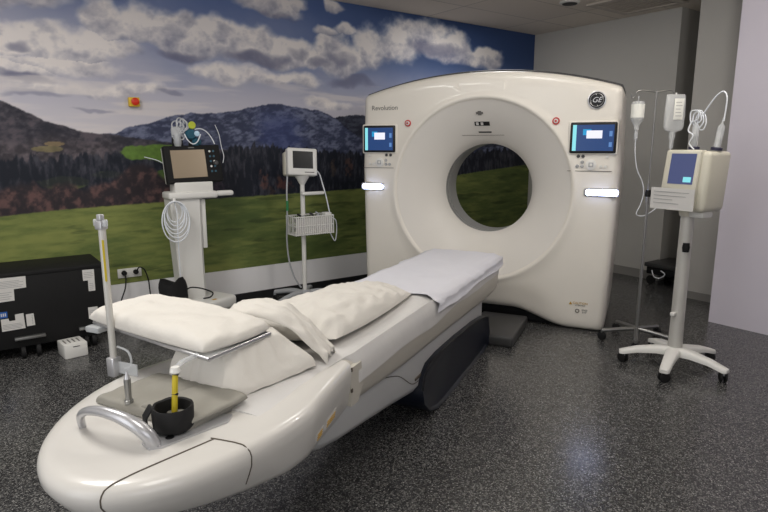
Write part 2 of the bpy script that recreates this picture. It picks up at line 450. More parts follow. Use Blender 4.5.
    nq = len(q)
    me = bpy.data.meshes.new('landscape_mural')
    me.vertices.add(len(vv)); me.vertices.foreach_set('co', vv.ravel())
    me.loops.add(nq*4+4); me.polygons.add(nq+1)
    loops = np.concatenate([q.ravel(), [e0, e0+3, e0+2, e0+1]])
    me.loops.foreach_set('vertex_index', loops.astype(np.int32))
    me.polygons.foreach_set('loop_start', (np.arange(nq+1)*4).astype(np.int32))
    me.update(calc_edges=True); me.validate()
    ca = me.color_attributes.new('Print', 'FLOAT_COLOR', 'POINT')
    cc = np.ones((len(vv), 4), np.float32); cc[:nx*nz, :3] = img.reshape(-1, 3)
    ca.data.foreach_set('color', cc.ravel())
    m = bpy.data.materials.new('landscape_print'); m.use_nodes = True
    nt = m.node_tree; b = nt.nodes['Principled BSDF']
    at = nt.nodes.new('ShaderNodeVertexColor'); at.layer_name = 'Print'
    hs = nt.nodes.new('ShaderNodeMix'); hs.data_type = 'RGBA'; hs.blend_type = 'MULTIPLY'
    hs.inputs['Factor'].default_value = 1.0
    g = MURAL_GAIN
    hs.inputs['B'].default_value = (g, g, g, 1)
    hs.clamp_result = False
    nt.links.new(at.outputs['Color'], hs.inputs['A'])
    nt.links.new(hs.outputs['Result'], b.inputs['Base Color'])
    b.inputs['Roughness'].default_value = .6
    b.inputs['Specular IOR Level'].default_value = .3
    me.materials.append(m)
    o = bpy.data.objects.new('landscape_mural', me); C.objects.link(o)
    o.location = (s0, -.0035, 0)
    WM[o.name] = Matrix.Translation(o.location)
    tag(o, 'wall-wide printed mural of clouds, mountains and green meadow', 'mural')
MURAL_GAIN = 1.47
mural()

# ------------------------------------------------------------------ ceiling fittings
t = thing('ceiling_vent', 'square ceiling air diffuser with slatted grille above the scanner', 'vent', ROOM, (3.7, -1.75, CZ))
f = MB(); f.box(3.35, 4.05, -2.1, -2.03, CZ-.018, CZ).box(3.35, 4.05, -1.47, -1.4, CZ-.018, CZ).box(3.35, 3.42, -2.03, -1.47, CZ-.018, CZ).box(3.98, 4.05, -2.03, -1.47, CZ-.018, CZ)
f.build('vent_frame', M['ceilvent'], t, smooth=False)
f = MB()
for k in range(14):
    y = -2.02 + k*.042
    f.box(3.42, 3.98, y, y+.022, CZ-.012, CZ-.004)
f.build('grille', M['ceilvent'], t, smooth=False)
t = None
def downlight(x, y, label):
    t = thing('downlight', label, 'ceiling light', ROOM, (x, y, CZ), 'unlit ceiling downlights')
    MB().lathe((x, y, CZ), [(.10, 0), (.10, -.012), (.085, -.02), (.075, -.02)], cap=True).build('trim_ring', M['whiteplastic'], t)
    MB().lathe((x, y, CZ), [(.074, -.0205), (.074, -.024), (.03, -.026)], cap=True).build('lens', M['black'], t)
downlight(3.12, -1.37, 'dark round downlight left of the ceiling diffuser')
downlight(3.86, -2.22, 'dark round downlight right of the ceiling diffuser')

# ------------------------------------------------------------------ CT scanner gantry
G = GANTRY
ct = thing('ct_scanner', 'large white ring-shaped CT scanner with lit blue screens and round bore', 'scanner', G, (0, 0, 0))
ZC = 1.13
def top_z(u): return 2.112 - .135*abs(u)**2.1
def hw(z): return 1.068 + .042*min(1, max(0, z/1.3))**.7 - .02*max(0, z-1.3)/.65
def bot_z(u):
    a = abs(u); t = min(1, max(0, (a-.30)/.5)); t = t*t*(3-2*t)
    return .125*(1-t) + .002*t
def inside(u, z, r=.032, r2=.035):
    dx = abs(u) - hw(z)
    dt = z - top_z(u)
    db = bot_z(u) - z
    if dx > 0 or dt > 0 or db > 0: return False
    if dx > -r and dt > -r: return (dx+r)**2 + (dt+r)**2 < r*r
    if dx > -r2 and db > -r2: return (dx+r2)**2 + (db+r2)**2 < r2*r2
    return True
def R_of(a):
    c, s = math.cos(a), math.sin(a); lo, hi = .6, 2.2
    for _ in range(36):
        m_ = (lo+hi)/2
        if inside(c*m_, ZC+s*m_): lo = m_
        else: hi = m_
    return lo
NA = 540
angs = [2*PI*k/NA for k in range(NA)]
Rs = [R_of(a) for a in angs]
def grings(spec):
    out = []
    for kind, val, d in spec:
        ring = []
        for a, R in zip(angs, Rs):
            if kind == 'r': r = val
            elif kind == 'o': r = R - val
            else: r = .80 + (R-.80)*val
            ring.append((r*math.cos(a), d, ZC+r*math.sin(a)))
        out.append(ring)
    return out
spec = [('r', .755, .012), ('r', .765, .000), ('r', .775, -.006), ('r', .79, -.006), ('r', .803, 0), ('f', .15, .002), ('f', .4, .003)]
b = MB(G); b.loft(grings(spec + [('o', .12, .004), ('o', .075, .006), ('o', .05, .011), ('o', .03, .020), ('o', .013, .038), ('o', .004, .065), ('o', 0, .10), ('o', 0, .9), ('o', .02, .97), ('o', .06, 1.0), ('r', .80, 1.0)]), cap=False)
b.build('housing', M['shell'], ct, angle=60)
b = MB(G); b.loft(grings([('r', .755, .0125), ('r', .72, .035), ('r', .66, .07), ('r', .58, .125), ('r', .50, .19), ('r', .44, .25), ('r', .41, .295), ('r', .395, .33)]), cap=False)
b.build('bore_funnel', M['funnel'], ct, angle=70)
# bore tunnel: banded grey ring
def band(name, r, d0, d1, m, r2=None):
    b = MB(G); b.loft(grings([('r', r+.012, d0), ('r', r, d0), ('r', r2 or r, d1), ('r', (r2 or r)+.012, d1)]), cap=False)
    return b.build(name, m, ct, angle=30)
band('bore_ring', .398, .3305, .37, M['ring'])
band('bore_window', .41, .37, .395, M['ringdark'])
band('bore_ring', .398, .395, .43, M['ring'])
band('bore_window', .41, .43, .45, M['ringdark'])
band('bore_ring', .398, .45, .66, M['ring'], .40)
b = MB(G); b.loft(grings([('r', .40, .661), ('r', .44, .72), ('r', .56, .82), ('r', .70, .93), ('r', .80, 1.0)]), cap=False)
b.build('rear_funnel', M['funnel'], ct, angle=70)
MB(G).box(-.92, .92, .10, .92, 0.0, .30, .02).build('base_plinth', M['black'], ct)
# dark rear top cover
b = MB(G)
rings = []
for k in range(41):
    u_ = -1.08 + 2.16*k/40
    z_ = top_z(u_)
    rings.append([(u_, .10, z_-.03), (u_, .10, z_+.012), (u_, .13, z_+.018), (u_, .88, z_+.022), (u_, .9, z_-.03)])
b.loft(rings); b.build('top_cover', M['darkgrey'], ct)
# console panels: screen, buttons, light bar
def yrect(b, u0, u1, z0, z1, y0, y1, bev=.002): return b.box(u0, u1, y0, y1, z0, z1, bev)
for sgn in (-1, 1):
    if sgn > 0: su0, su1 = .727, 1.070
    else: su0, su1 = -1.078, -.765
    uc = (su0+su1)/2
    b = MB(G); yrect(b, su0-.014, su1+.014, 1.436, 1.696, -.010, .03, .012); b.build('screen_surround', M['shell'], ct)
    sc = MB(G).box(su0, su1, -.022, .01, 1.447, 1.684, .012, 3).build('screen', M['black'], ct)
    x0, x1 = su0+.02, su1-.02; z0, z1 = 1.466, 1.664; w_ = x1-x0
    MB(G).box(x0, x1, -.0230, -.020, z0, z1).build('display', M['scr_blue'], sc, smooth=False)
    MB(G).box(x0, x0+.028, -.0236, -.020, z0, z1).build('side_bar', M['scr_cyan'], sc, smooth=False)
    MB(G).box(x0+w_*.34, x0+w_*.72, -.0240, -.020, z0+.095, z0+.155).build('message_window', M['scr_white'], sc, smooth=False)
    MB(G).box(x0+w_*.25, x0+w_*.45, -.0237, -.020, z0+.12, z0+.165).build('menu_tile', M['scr_teal'], sc, smooth=False)
    MB(G).box(x1-.034, x1-.012, -.0236, -.020, z0+.03, z0+.066).build('icon', M['scr_mid'], sc, smooth=False)
    MB(G).box(x1-.034, x1-.012, -.0236, -.020, z0+.11, z0+.15).build('icon', M['scr_mid'], sc, smooth=False)
    # keys
    kx = su0 + .07
    flip = 1
    def key(u_, z_, r, m, nm='button'):
        MB(G).lathe((u_, -.004, z_), [(r, .006), (r, -.002), (r*.8, -.004)], 16, 'y').build(nm, m, ct)
    if sgn > 0:
        key(.797, 1.424, .013, M['darkgrey']); key(.832, 1.424, .013, M['darkgrey'])
        for (u_, z_) in ((.793, 1.346), (.829, 1.346), (.829, 1.380)):
            key(u_, z_, .013, M['greyplastic']); key(u_, z_, .009, M['whiteplastic'])
        key(.968, 1.345, .011, M['whiteplastic']); key(1.005, 1.345, .011, M['whiteplastic']); key(1.010, 1.42, .010, M['whiteplastic'])
        du = .895
    else:
        key(-.855, 1.424, .013, M['darkgrey']); key(-.815, 1.424, .013, M['darkgrey'])
        for (u_, z_) in ((-.86, 1.378), (-.86, 1.342), (-.825, 1.342)):
            key(u_, z_, .012, M['greyplastic']); key(u_, z_, .008, M['whiteplastic'])
        key(-1.02, 1.345, .011, M['whiteplastic']); key(-.985, 1.345, .011, M['whiteplastic']); key(-1.02, 1.42, .010, M['whiteplastic'])
        du = -.925
    MB(G).lathe((du, -.003, 1.358), [(.040, .006), (.040, -.002), (.036, -.004)], 28, 'y').build('dial', M['whiteplastic'], ct)
    MB(G).box(du-.018, du+.018, -.0085, -.004, 1.340, 1.376, .001).build('dial_key', M['greyplastic'], ct)
    MB(G).box(du-.010, du+.010, -.0095, -.004, 1.348, 1.368, .001).build('dial_key', M['whiteplastic'], ct)
    MB(G).box(su0-.01, su1-.02, -.0015, .002, 1.307, 1.311).build('panel_line', M['seam'], ct, smooth=False)
    # light bar
    l0, l1 = (.866, 1.098) if sgn > 0 else (-1.098, -.885)
    zc = 1.143 if sgn > 0 else 1.138
    bz = MB(G).box(l0-.016, l1+.006, -.010, .035, zc-.036, zc+.036, .03, 5).build('light_bezel', M['greyplastic'], ct)
    MB(G).box(l0, l1+(.012 if sgn > 0 else 0), -.020, .03, zc-.026, zc+.026, .022, 5).build('light_bar', M['lightbar'], bz)
GT = G @ Matrix.Rotation(PI/2, 4, 'X')          # text plane facing -y
def gt(u_, z_, d=-.002): return G @ Matrix.Translation((u_, d, z_)) @ Matrix.Rotation(PI/2, 4, 'X')
text_part('printed_name', 'Revolution', .058, gt(-.875, 1.836, .002), M['printgrey'], ct)
# emergency stops
for (u_, z_) in ((-.65, 1.700), (.612, 1.698)):
    st = MB(G).lathe((u_, -.003, z_), [(.029, .006), (.029, -.004), (.021, -.005), (.021, -.001), (.019, -.001)], 24, 'y', cap=True).build('stop_button', M['red'], ct)
    MB(G).lathe((u_, -.003, z_), [(.018, .004), (.018, -.010), (.012, -.013)], 20, 'y').build('button_cap', M['label'], st)
    MB(G).lathe((u_, -.003, z_), [(.009, -.012), (.009, -.0145)], 12, 'y').build('button_centre', M['red'], st)
# round badge
bd = MB(G).lathe((.908, -.002, 1.850), [(.068, .006), (.068, -.004), (.062, -.006)], 40, 'y').build('badge', M['chrome'], ct)
MB(G).lathe((.908, -.006, 1.850), [(.060, .002), (.060, -.0030), (.057, -.0035)], 40, 'y').build('badge_disc', M['black'], bd)
b = MB(G)
def ring2(b, cx, cz, r, w, a0=0, a1=360, n=30):
    pts = [(cx+r*math.cos(math.radians(a0+(a1-a0)*k/n)), -.0095, cz+r*math.sin(math.radians(a0+(a1-a0)*k/n))) for k in range(n+1)]
    b.tube(pts, w, 6, smooth=False)
ring2(b, .908, 1.850, .0485, .0022)
for a_ in (20, 110, 200, 290):      # four ornamental curls inside the rim
    ring2(b, .908+.040*math.cos(math.radians(a_)), 1.85+.040*math.sin(math.radians(a_)), .008, .0026, a_-120, a_+60, 10)
b.build('badge_ornament', M['chrome'], bd)
text_part('badge_letters', 'GE', .056, gt(.906, 1.850, -.0095), M['chrome'], bd, .001, .35)
# marks on funnel top: hexagon mark, black strip, second strip, line -- follow the cone
def cone_d(r):
    tab = [(.395, .33), (.41, .295), (.44, .25), (.50, .19), (.58, .125), (.66, .07), (.72, .035), (.755, .012)]
    return float(np.interp(r, [a for a, _ in tab], [c for _, c in tab]))
def coneplate(name, u0, u1, r0, r1, m, lift=.004, n=8, parent=ct):
    b = MB(G); rings = []
    for k in range(n+1):
        uu = u0+(u1-u0)*k/n
        pr = []
        for (rz, l) in ((r0, 0), (r0, lift), (r1, lift), (r1, 0)):
            z_ = ZC+rz; rr = math.hypot(uu, rz)
            pr.append((uu, cone_d(rr)-l, z_))
        rings.append(pr)
    b.loft(rings); return b.build(name, m, parent, smooth=False)
coneplate('alignment_mark', -.060, .000, .638, .656, M['printgrey'])
coneplate('alignment_mark', -.045, -.015, .630, .664, M['printgrey'])
cs = coneplate('indicator_window', -.085, .045, .544, .578, M['black'])
coneplate('indicator_digit', -.072, -.050, .549, .573, M['label'], .006, 2)
coneplate('indicator_digit', -.032, -.010, .549, .573, M['label'], .006, 2)
coneplate('caution_strip', -.062, .050, .486, .497, M['black'])
coneplate('funnel_seam', -.21, .16, .464, .467, M['seam'], .003)
# warning print near the foot
b = MB(G); b.prism([(.793, .218), (.819, .218), (.806, .242)], -.0015, .004); b.build('warning_triangle', M['warn'], ct, smooth=False)
text_part('warning_text', 'CAUTION', .026, gt(.882, .232, .002), M['warn'], ct)
text_part('warning_text', 'ATTENTION', .014, gt(.882, .214, .002), M['seam'], ct)
b = MB(G); ring2(b, .862, .168, .014, .003)
b.warp(lambda p: Vector((p.x, p.y+.0095, p.z))); b.build('label_ring', M['seam'], ct)
text_part('label_text', 'IPX0', .022, gt(.918, .176, .002), M['printgrey'], ct)
text_part('label_text', '0197', .018, gt(.918, .157, .002), M['printgrey'], ct)

# ------------------------------------------------------------------ patient table
tb = thing('patient_table', 'long white scanner table with rounded foot end and black pedestal cover', 'examination table', G, (0, -2.2, 0))
ZT = .70
def T(v): return .65 + .05*min(1, max(0, (-v-.5)/3.0))
def foot_outline(ins, low=False, n=40):
    pts = []
    def gi(v): return ins*(float(np.interp(v, [-3.9, -3.5], [1, .32])) if low else 1)
    def w0(v): return .388 if v < -3.4 else .388 - .080*((v+3.4)/.42)
    for k in range(12):
        v = -2.98 - (.42)*k/12
        pts.append((w0(v)-gi(v), v))
    for k in range(n+1):
        a = PI*k/n
        c_, s_ = math.cos(a), math.sin(a)
        v = -3.4-.62*abs(s_)
        g_ = gi(v)
        pts.append(((.388-g_)*c_ + .055*s_**2, -3.4-(.62-g_)*abs(s_)))
    for k in range(11, -1, -1):
        v = -2.98 - (.42)*k/12
        pts.append((-(w0(v)-gi(v)), v))
    return pts
def zl(v, dz):
    f = float(np.interp(v, [-4.0, -3.85, -3.6, -3.1], [.85, .92, 1.05, 1.22]))
    return ZT - .012*float(np.interp(v, [-3.3, -2.98], [0, 1])) - (dz*f if dz > .05 else dz*min(1, .5+f*.5))
b = MB(G)
rings = []
for ins, dz in ((.22, .19), (.16, .18), (.085, .16), (.045, .135), (.018, .09), (.002, .06), (.0, .034), (.004, .021), (.012, .010), (.026, .0035), (.05, .0008), (.09, 0)):
    rings.append([(x, y, zl(y, dz)) for x, y in foot_outline(ins, dz > .05)])
b.loft(rings)
bmt = b.bm.copy(); bmesh.ops.triangulate(bmt, faces=bmt.faces); bv = BVHTree.FromBMesh(bmt)
foot = b.build('foot_shell', M['table'], tb, angle=50)
def hit(o, d):
    h = bv.ray_cast(Vector(o), Vector(d).normalized())
    return h[0]
# seams of the foot cover
def seam(pts, r=.0022, par=foot):
    pts = [p for p in pts if p is not None]
    MB(G).tube(pts, r, 6, smooth=False).build('seam', M['seam'], par)
up1 = Vector((0, 0, .0008))
def down(u_, v_):
    h = hit((u_, v_, 1.2), (0, 0, -1))
    return h + up1 if h else None
def lerpn(a, b_, n): return [(a[0]+(b_[0]-a[0])*k/n, a[1]+(b_[1]-a[1])*k/n) for k in range(n+1)]
seam([hit((.150+.0005*k, -5, .585+.0095*k), (0, 1, 0)) for k in range(11)] + [down(*p) for p in lerpn((.156, -3.985), (.172, -3.93), 5)+lerpn((.178, -3.905), (.243, -3.692), 14)])
seam([down(*p) for p in lerpn((.232, -3.694), (.335, -3.682), 14)] + [hit((1, -3.680, .690-.008*k), (-1, 0, 0)) for k in range(1, 15)])
# cradle (moving top) and beams
b = MB(G); rings = []
def bot(v): return float(np.interp(-v, [.4, .77, 1.7, 2.47, 3.03], [.40, .39, .431, .456, .50]))
vs = [-.44, -.445, -.46, -.50] + [-.6-.2*k for k in range(13)]
for i, v in enumerate(vs):
    t_, b_ = T(v), bot(v)
    q = [.9, .96, .99, 1][i] if i < 4 else 1
    h = [(0, t_-.004), (.20, t_-.004), (.262, t_-.008), (.288, t_-.022), (.300, t_-.055), (.303, t_-.13), (.296, b_+.03), (.285, b_+.008), (.26, b_), (0, b_)]
    pr = [(x*q, v, (z-.55)*q+.55) for x, z in h] + [(-x*q, v, (z-.55)*q+.55) for x, z in reversed(h[1:-1])]
    rings.append(pr)
b.loft(rings); cr = b.build('cradle', M['cradle'], tb, angle=50)
b = MB(G); b.loft([[(s*.309, v, z) for v, z in ((-2.99, T(-3)-.03), (-2.99, .505), (-2.93, .503), (-2.89, .56), (-2.90, T(-3)-.03))] for s in (-1, 1)])
b.build('end_cap', M['cradle'], tb)
for v_, z_ in ((-2.985, .655), (-2.985, .57)):
    MB(G).box(.306, .3125, v_-.006, v_+.006, z_-.008, z_+.008, .002).build('clip', M['seam'], tb)
b = MB(G); rings = []
for v, zb, wd, zt_ in ((-3.36, .505, .16, .53), (-3.32, .46, .20, .55), (-3.22, .395, .235, .56), (-3.10, .352, .25, .56), (-2.98, .33, .258, .5), (-2.7, .29, .26, .48), (-2.44, .25, .26, .47), (-2.1, .19, .26, .46), (-1.8, .16, .26, .45), (-1.2, .16, .26, .42), (-.75, .2, .25, .40)):
    h = [(0, zb), (wd*.7, zb), (wd*.9, zb+.012), (wd, zb+.05), (wd*1.0, zt_)]
    rings.append([(x, v, z) for x, z in h] + [(-x, v, z) for x, z in reversed(h[1:])])
b.loft(rings); lb = b.build('support_beam', M['lowerbody'], tb, angle=50)
MB(G).tube([(.262, -2.62, .47), (.262, -2.4, .40), (.262, -2.22, .29), (.262, -2.12, .27)], .002, 6).build('seam', M['seam'], lb)
MB(G).box(.255, .266, -2.17, -2.05, .285, .30, .004).build('clip', M['seam'], lb)
# black pedestal cover
poly = [(-.66, .015), (-.64, .10), (-.70, .24), (-.80, .27), (-1.1, .31), (-1.5, .335), (-1.85, .345), (-2.02, .335), (-2.10, .29), (-2.13, .22), (-2.10, .13), (-2.0, .05), (-1.88, .012), (-1.7, 0), (-.8, 0)]
b = MB(G); cy = sum(p[0] for p in poly)/len(poly); cz = .17
rings = []
for uu, q in ((-.275, .93), (-.29, .98), (-.292, 1), (.292, 1), (.29, .98), (.275, .93)):
    rings.append([(uu, cy+(v-cy)*q, max(0, cz+(z-cz)*q)) for v, z in poly])
b.loft(rings); pc = b.build('pedestal_cover', M['navy'], tb, angle=45)
b = MB(G)
b.tube([(.29, v, z) for v, z in poly[3:10]], .006, 6, smooth=False); b.build('edge_trim', M['black'], pc)
MB(G).box(.08, .47, -.66, -.02, 0, .085, .02, 3).build('floor_cover', M['darkgrey'], tb)
MB(G).box(-.40, .08, -.66, -.02, 0, .06, .02, 3).build('floor_cover', M['darkgrey'], tb)
# mattress on the cradle
b = MB(G); rings = []
nv = 90
for k in range(nv+1):
    v = -.50 - 3.03*k/nv
    e_ = min(1, min(k, nv-k)/2.0*.5+.5)
    w_ = .262 + .008*noise.noise((0, v*3, 1)); h_ = .020*e_
    if v < -3.1: w_ += .03*min(1, (-v-3.1)/.3)
    tt = T(v)-.004
    row = []
    for j in range(25):
        x = -1+2*j/24
        z = tt + h_*(1-abs(x)**6) + .0035*noise.noise((x*3, v*4, 5)) - .007*max(0, 1-abs(x)*1.6)
        row.append((x*w_, v, z))
    # the cover hangs over the shoulder of the cradle
    dd = 1 if v > -2.93 else 0
    wob = .004*noise.noise((0, v*6, 2)); hang = .085 + .02*noise.noise((0, v*2.2, 7))
    if dd:
        side = [(.282, tt+h_*.55), (.297+wob*.4, tt-.012), (.307+wob*.5, tt-.035), (.3115+wob*.6, tt-.065), (.3125+wob*.6, tt-hang-.02), (.309+wob*.6, tt-hang-.021)]
    else:
        side = [(w_+.001, tt+.004), (w_+.002, tt), (w_+.002, tt-.004), (w_+.001, tt-.008), (w_, tt-.010), (w_*.98, tt-.012)]
    row += [(x, v, z) for x, z in side] + [(-x, v, z) for x, z in reversed(side)]
    rings.append(row)
b.loft(rings); b.build('mattress', M['satin'], tb, angle=70)
# warning print on the table side
def sidept(v, z):
    return hit((1, v, z), (-1, 0, 0)) or Vector((.33, v, z))
for (va, vb, za, zb_, nm) in ((-3.36, -3.29, .545, .580, 'warning_label'), (-3.27, -3.16, .545, .583, 'warning_label')):
    b = MB(G)
    p = [sidept(v, z) + Vector((.0012, 0, 0)) for v, z in ((va, za), (vb, za), (vb, zb_), (va if nm != 'x' else (va+vb)/2, zb_))]
    q_ = [x + Vector((-.004, 0, 0)) for x in p]
    b.loft([q_, p]); b.build(nm, M['label'], tb, smooth=False)
    b = MB(G)
    for kk in range(3):
        z_ = za+.008+kk*.009
        p0 = sidept(va+.012, z_)+Vector((.0022, 0, 0)); p1 = sidept(vb-.012, z_)+Vector((.0022, 0, 0))
        b.tube([p0, p1], .0016, 5, smooth=False)
    b.build('label_print', M['warn'], tb)
# grab handle
hp = []
for k in range(13):
    a = PI*k/12
    hp.append((-.0175-.1375*math.cos(a), -3.79-.03*math.sin(a), ZT-.004+.088*math.sin(a)**.8))
b = MB(G)
b.tube(hp, [.010, .011, .012, .012, .013, .014, .015, .016, .018, .019, .020, .020, .021], 14, sub=3)
hd = b.build('grab_handle', M['silver'], tb)
b = MB(G)
pl = [(.085, -3.80), (.125, -3.815), (.150, -3.79), (.215, -3.60), (.20, -3.56), (.10, -3.575), (.06, -3.66)]
b.loft([[(x, y, ZT-.002) for x, y in pl], [(x, y, ZT+.006) for x, y in pl]]); b.build('handle_plate', M['silver'], tb, smooth=False)
MB(G).lathe((.132, -3.745, ZT+.006), [(.012, 0), (.012, .001)], 18).build('plate_hole', M['black'], hd)
MB(G).tube([(.06+.05*math.cos(a/10*PI*1.3+3.6), -3.69+.06*math.sin(a/10*PI*1.3+3.6), ZT+.009) for a in range(11)], .004, 8, smooth=False).build('wire_loop', M['black'], hd)

# ------------------------------------------------------------------ soft goods
def bil(c, a, b_):     # c: corners (00,10,11,01)
    a = (a+1)/2; b_ = (b_+1)/2
    return tuple((c[0][i]*(1-a)+c[1][i]*a)*(1-b_)+(c[3][i]*(1-a)+c[2][i]*a)*b_ for i in range(2))
def cushion(corners, z0, hfun, n=48, p=4, q=.5, wr=.006, seed=0, under=.25, zfun=None, sq=.25):
    """soft pillow over a plan quad; z0 = resting height, hfun(a,b) = thickness"""
    b = MB(G)
    top = []; botm = []
    for i in range(n+1):
        ra = []; rb = []
        for j in range(n+1):
            A = -1+2*i/n; B = -1+2*j/n
            A_ = math.sin(A*PI/2)**1 if True else A; B_ = math.sin(B*PI/2)
            # round off the plan corners
            sx = A_*math.sqrt(1-sq*B_*B_); sy = B_*math.sqrt(1-sq*A_*A_)
            x, y = bil(corners, sx, sy)
            e_ = max(0, (1-abs(A_)**p))**q * max(0, (1-abs(B_)**p))**q
            h = hfun(A_, B_)
            zz = z0 if zfun is None else zfun(x, y)
            nz_ = wr*(noise.fractal((x*9+seed, y*9, seed), 1, 2, 4) + .7*noise.noise((x*26+seed, y*14, 3)))
            zb = zz + under*h*(1-e_)
            zt2 = zb + max(0, h*e_*(1-under*(1-e_))) + nz_*min(1, e_*2)
            ra.append((x, y, zt2)); rb.append((x, y, zb))
        top.append(ra); botm.append(rb)
    vt = [[b.v(p_) for p_ in r] for r in top]
    vb = [[(vt[i][j] if i in (0, n) or j in (0, n) else b.v(botm[i][j])) for j in range(n+1)] for i in range(n+1)]
    for i in range(n):
        for j in range(n):
            b.face((vt[i][j], vt[i+1][j], vt[i+1][j+1], vt[i][j+1]))
            b.face((vb[i][j], vb[i][j+1], vb[i+1][j+1], vb[i+1][j]))
    return b

# arm board: clear tray on posts
TRZ = .862
tc = [(-.555, -3.40), (.100, -3.535), (.125, -3.25), (-.50, -3.08)]
tr = thing('arm_board_tray', 'clear acrylic tray carried on short posts above the table foot', 'tray', G, (-.19, -3.35, TRZ))
b = MB(G); b.loft([[(x, y, TRZ-.010) for x, y in tc], [(x, y, TRZ-.004) for x, y in tc]]); b.build('tray_plate', M['clear'], tr, smooth=False)
b = MB(G)
b.tube([(x, y, TRZ-.007) for x, y in tc+[tc[0]]], .0065, 8, smooth=False); b.build('tray_rim', M['chrome'], tr)
ps = MB(G).cyl((.092, -3.685, ZT+.012), (.080, -3.655, TRZ+.004), .0085, .0085, 14).build('support_post', M['yellow'], tr)
for k in range(2):
    b = MB(G); t_ = .52+.36*k
    p0 = Vector((.092, -3.685, ZT+.012)).lerp(Vector((.080, -3.655, TRZ+.004)), t_)
    b.cyl(p0, p0+Vector((-.0005, .003, .006)), .0092, .0092, 14)
    b.build('scale_mark', M['tick'], ps)
MB(G).lathe((.080, -3.655, TRZ-.008), [(.013, 0), (.016, .004), (.012, .018)], 16).build('post_cap', M['whiteplastic'], ps)
MB(G).tube([(.080, -3.655, TRZ+.002), (.055, -3.60, TRZ+.002), (.040, -3.52, TRZ-.006)], .008, 10).build('post_arm', M['clear'], tr)
MB(G).box(-.56, -.49, -3.44, -3.36, TRZ-.035, TRZ-.011, .008).build('clamp', M['clear'], tr)
cs1 = cushion([(-.585, -3.415), (.085, -3.535), (.135, -3.235), (-.55, -3.115)], TRZ-.003, lambda a, b_: .062, p=9, q=.33, wr=.0075, seed=3, under=.22, sq=.10)
tag(cs1.build('pillow', M['linen'], base=(-.2, -3.3, TRZ), angle=80), 'flat white linen pillow lying on the clear tray at the table foot', 'pillow')
# wrapped wedge block under the tray
b = MB(G); rings = []
bq = [(-.18, -3.46), (.165, -3.50), (.262, -3.10), (-.18, -2.98)]
tq = [(-.16, -3.38), (.085, -3.42), (.13, -3.20), (-.15, -3.05)]
def along(quad, n=26, rnd=.12):
    out = []
    for e in range(4):
        p0 = quad[e]; p1 = quad[(e+1) % 4]
        for k in range(n):
            t_ = k/n
            out.append((p0[0]*(1-t_)+p1[0]*t_, p0[1]*(1-t_)+p1[1]*t_))
    cx = sum(p[0] for p in out)/len(out); cy_ = sum(p[1] for p in out)/len(out)
    for _ in range(10):
        out = [((out[i-1][0]+2*out[i][0]+out[(i+1) % len(out)][0])/4, (out[i-1][1]+2*out[i][1]+out[(i+1) % len(out)][1])/4) for i in range(len(out))]
    return out, cx, cy_
ob, cx, cy_ = along(bq); ot, _, _ = along(tq)
zb0, zt0 = ZT+.016, TRZ-.014
for k in range(15):
    t_ = k/14
    row = []
    bul = math.sin(min(1, t_*3)*PI/2)*.0
    for i, (p, q_) in enumerate(zip(ob, ot)):
        x = p[0]*(1-t_)+q_[0]*t_; y = p[1]*(1-t_)+q_[1]*t_
        s_ = 1 - .06*(1-min(1, t_*6)) + .060*max(0, math.sin(i*.9+5*noise.noise((i*.15, t_*1.2, 0))))**2*(.3+.7*t_) + .02*noise.noise((i*.13, t_*3, 9))
        row.append((cx+(x-cx)*s_, cy_+(y-cy_)*s_, zb0+(zt0-zb0)*t_ + .004*noise.noise((i*.2, t_*2, 4))))
    rings.append(row)
b.loft(rings)
tag(b.build('foam_wedge', M['linen'], base=(0, -3.2, ZT), angle=80), 'thick cushion block in creased white cloth under the clear tray', 'cushion')
# long knee pillow
def h3(a, b_):     # b: near(-1) -> far(+1)
    t_ = (b_+1)/2
    return .150*(1-t_)**.8 + .055*t_ 
cs3 = cushion([(-.275, -3.05), (.225, -2.95), (.180, -1.93), (-.20, -1.78)], 0, h3, n=70, p=3.2, q=.55, wr=.014, seed=11, under=.2, zfun=lambda x, y: T(y)+.017, sq=.2)
tag(cs3.build('pillow', M['linen'], base=(0, -2.5, T(-2.5)), angle=80), 'long creased white pillow tapering along the middle of the table', 'pillow')
# fold of cloth falling from tray pillow toward the knee pillow
b = MB(G); nA, nB = 26, 22
path = [(-.12, -3.16, .900), (-.02, -3.14, .918), (.075, -3.11, .900), (.145, -3.08, .845), (.200, -3.06, .785), (.243, -3.04, .736)]
vt = []
for i in range(nA+1):
    t_ = i/nA*(len(path)-1); k = min(int(t_), len(path)-2); f_ = t_-k
    p = Vector(path[k]).lerp(Vector(path[k+1]), f_)
    row = []
    for j in range(nB+1):
        s_ = -1+2*j/nB
        wdt = .052 + .05*(1-i/nA)
        off = Vector((-.25, 1.0, 0))*((s_+.55)*wdt*1.15)
        dz = -.030*(max(0, s_))**2 - .022*max(0, -s_)**2 + .014*noise.noise((i*.25, j*.4, 2)) - .007*math.cos(j*.9)*(i/nA)
        row.append(p+off+Vector((0, 0, dz)))
    vt.append(row)
up_ = [[b.v(p) for p in r] for r in vt]; lo_ = [[b.v(p-Vector((0, 0, .006))) for p in r] for r in vt]
for i in range(nA):
    for j in range(nB):
        b.face((up_[i][j], up_[i+1][j], up_[i+1][j+1], up_[i][j+1])); b.face((lo_[i][j], lo_[i][j+1], lo_[i+1][j+1], lo_[i+1][j]))
for i in range(nA):
    b.face((up_[i][0], lo_[i][0], lo_[i+1][0], up_[i+1][0])); b.face((up_[i][nB], up_[i+1][nB], lo_[i+1][nB], lo_[i][nB]))
for j in range(nB):
    b.face((up_[0][j], up_[0][j+1], lo_[0][j+1], lo_[0][j])); b.face((up_[nA][j], lo_[nA][j], lo_[nA][j+1], up_[nA][j+1]))
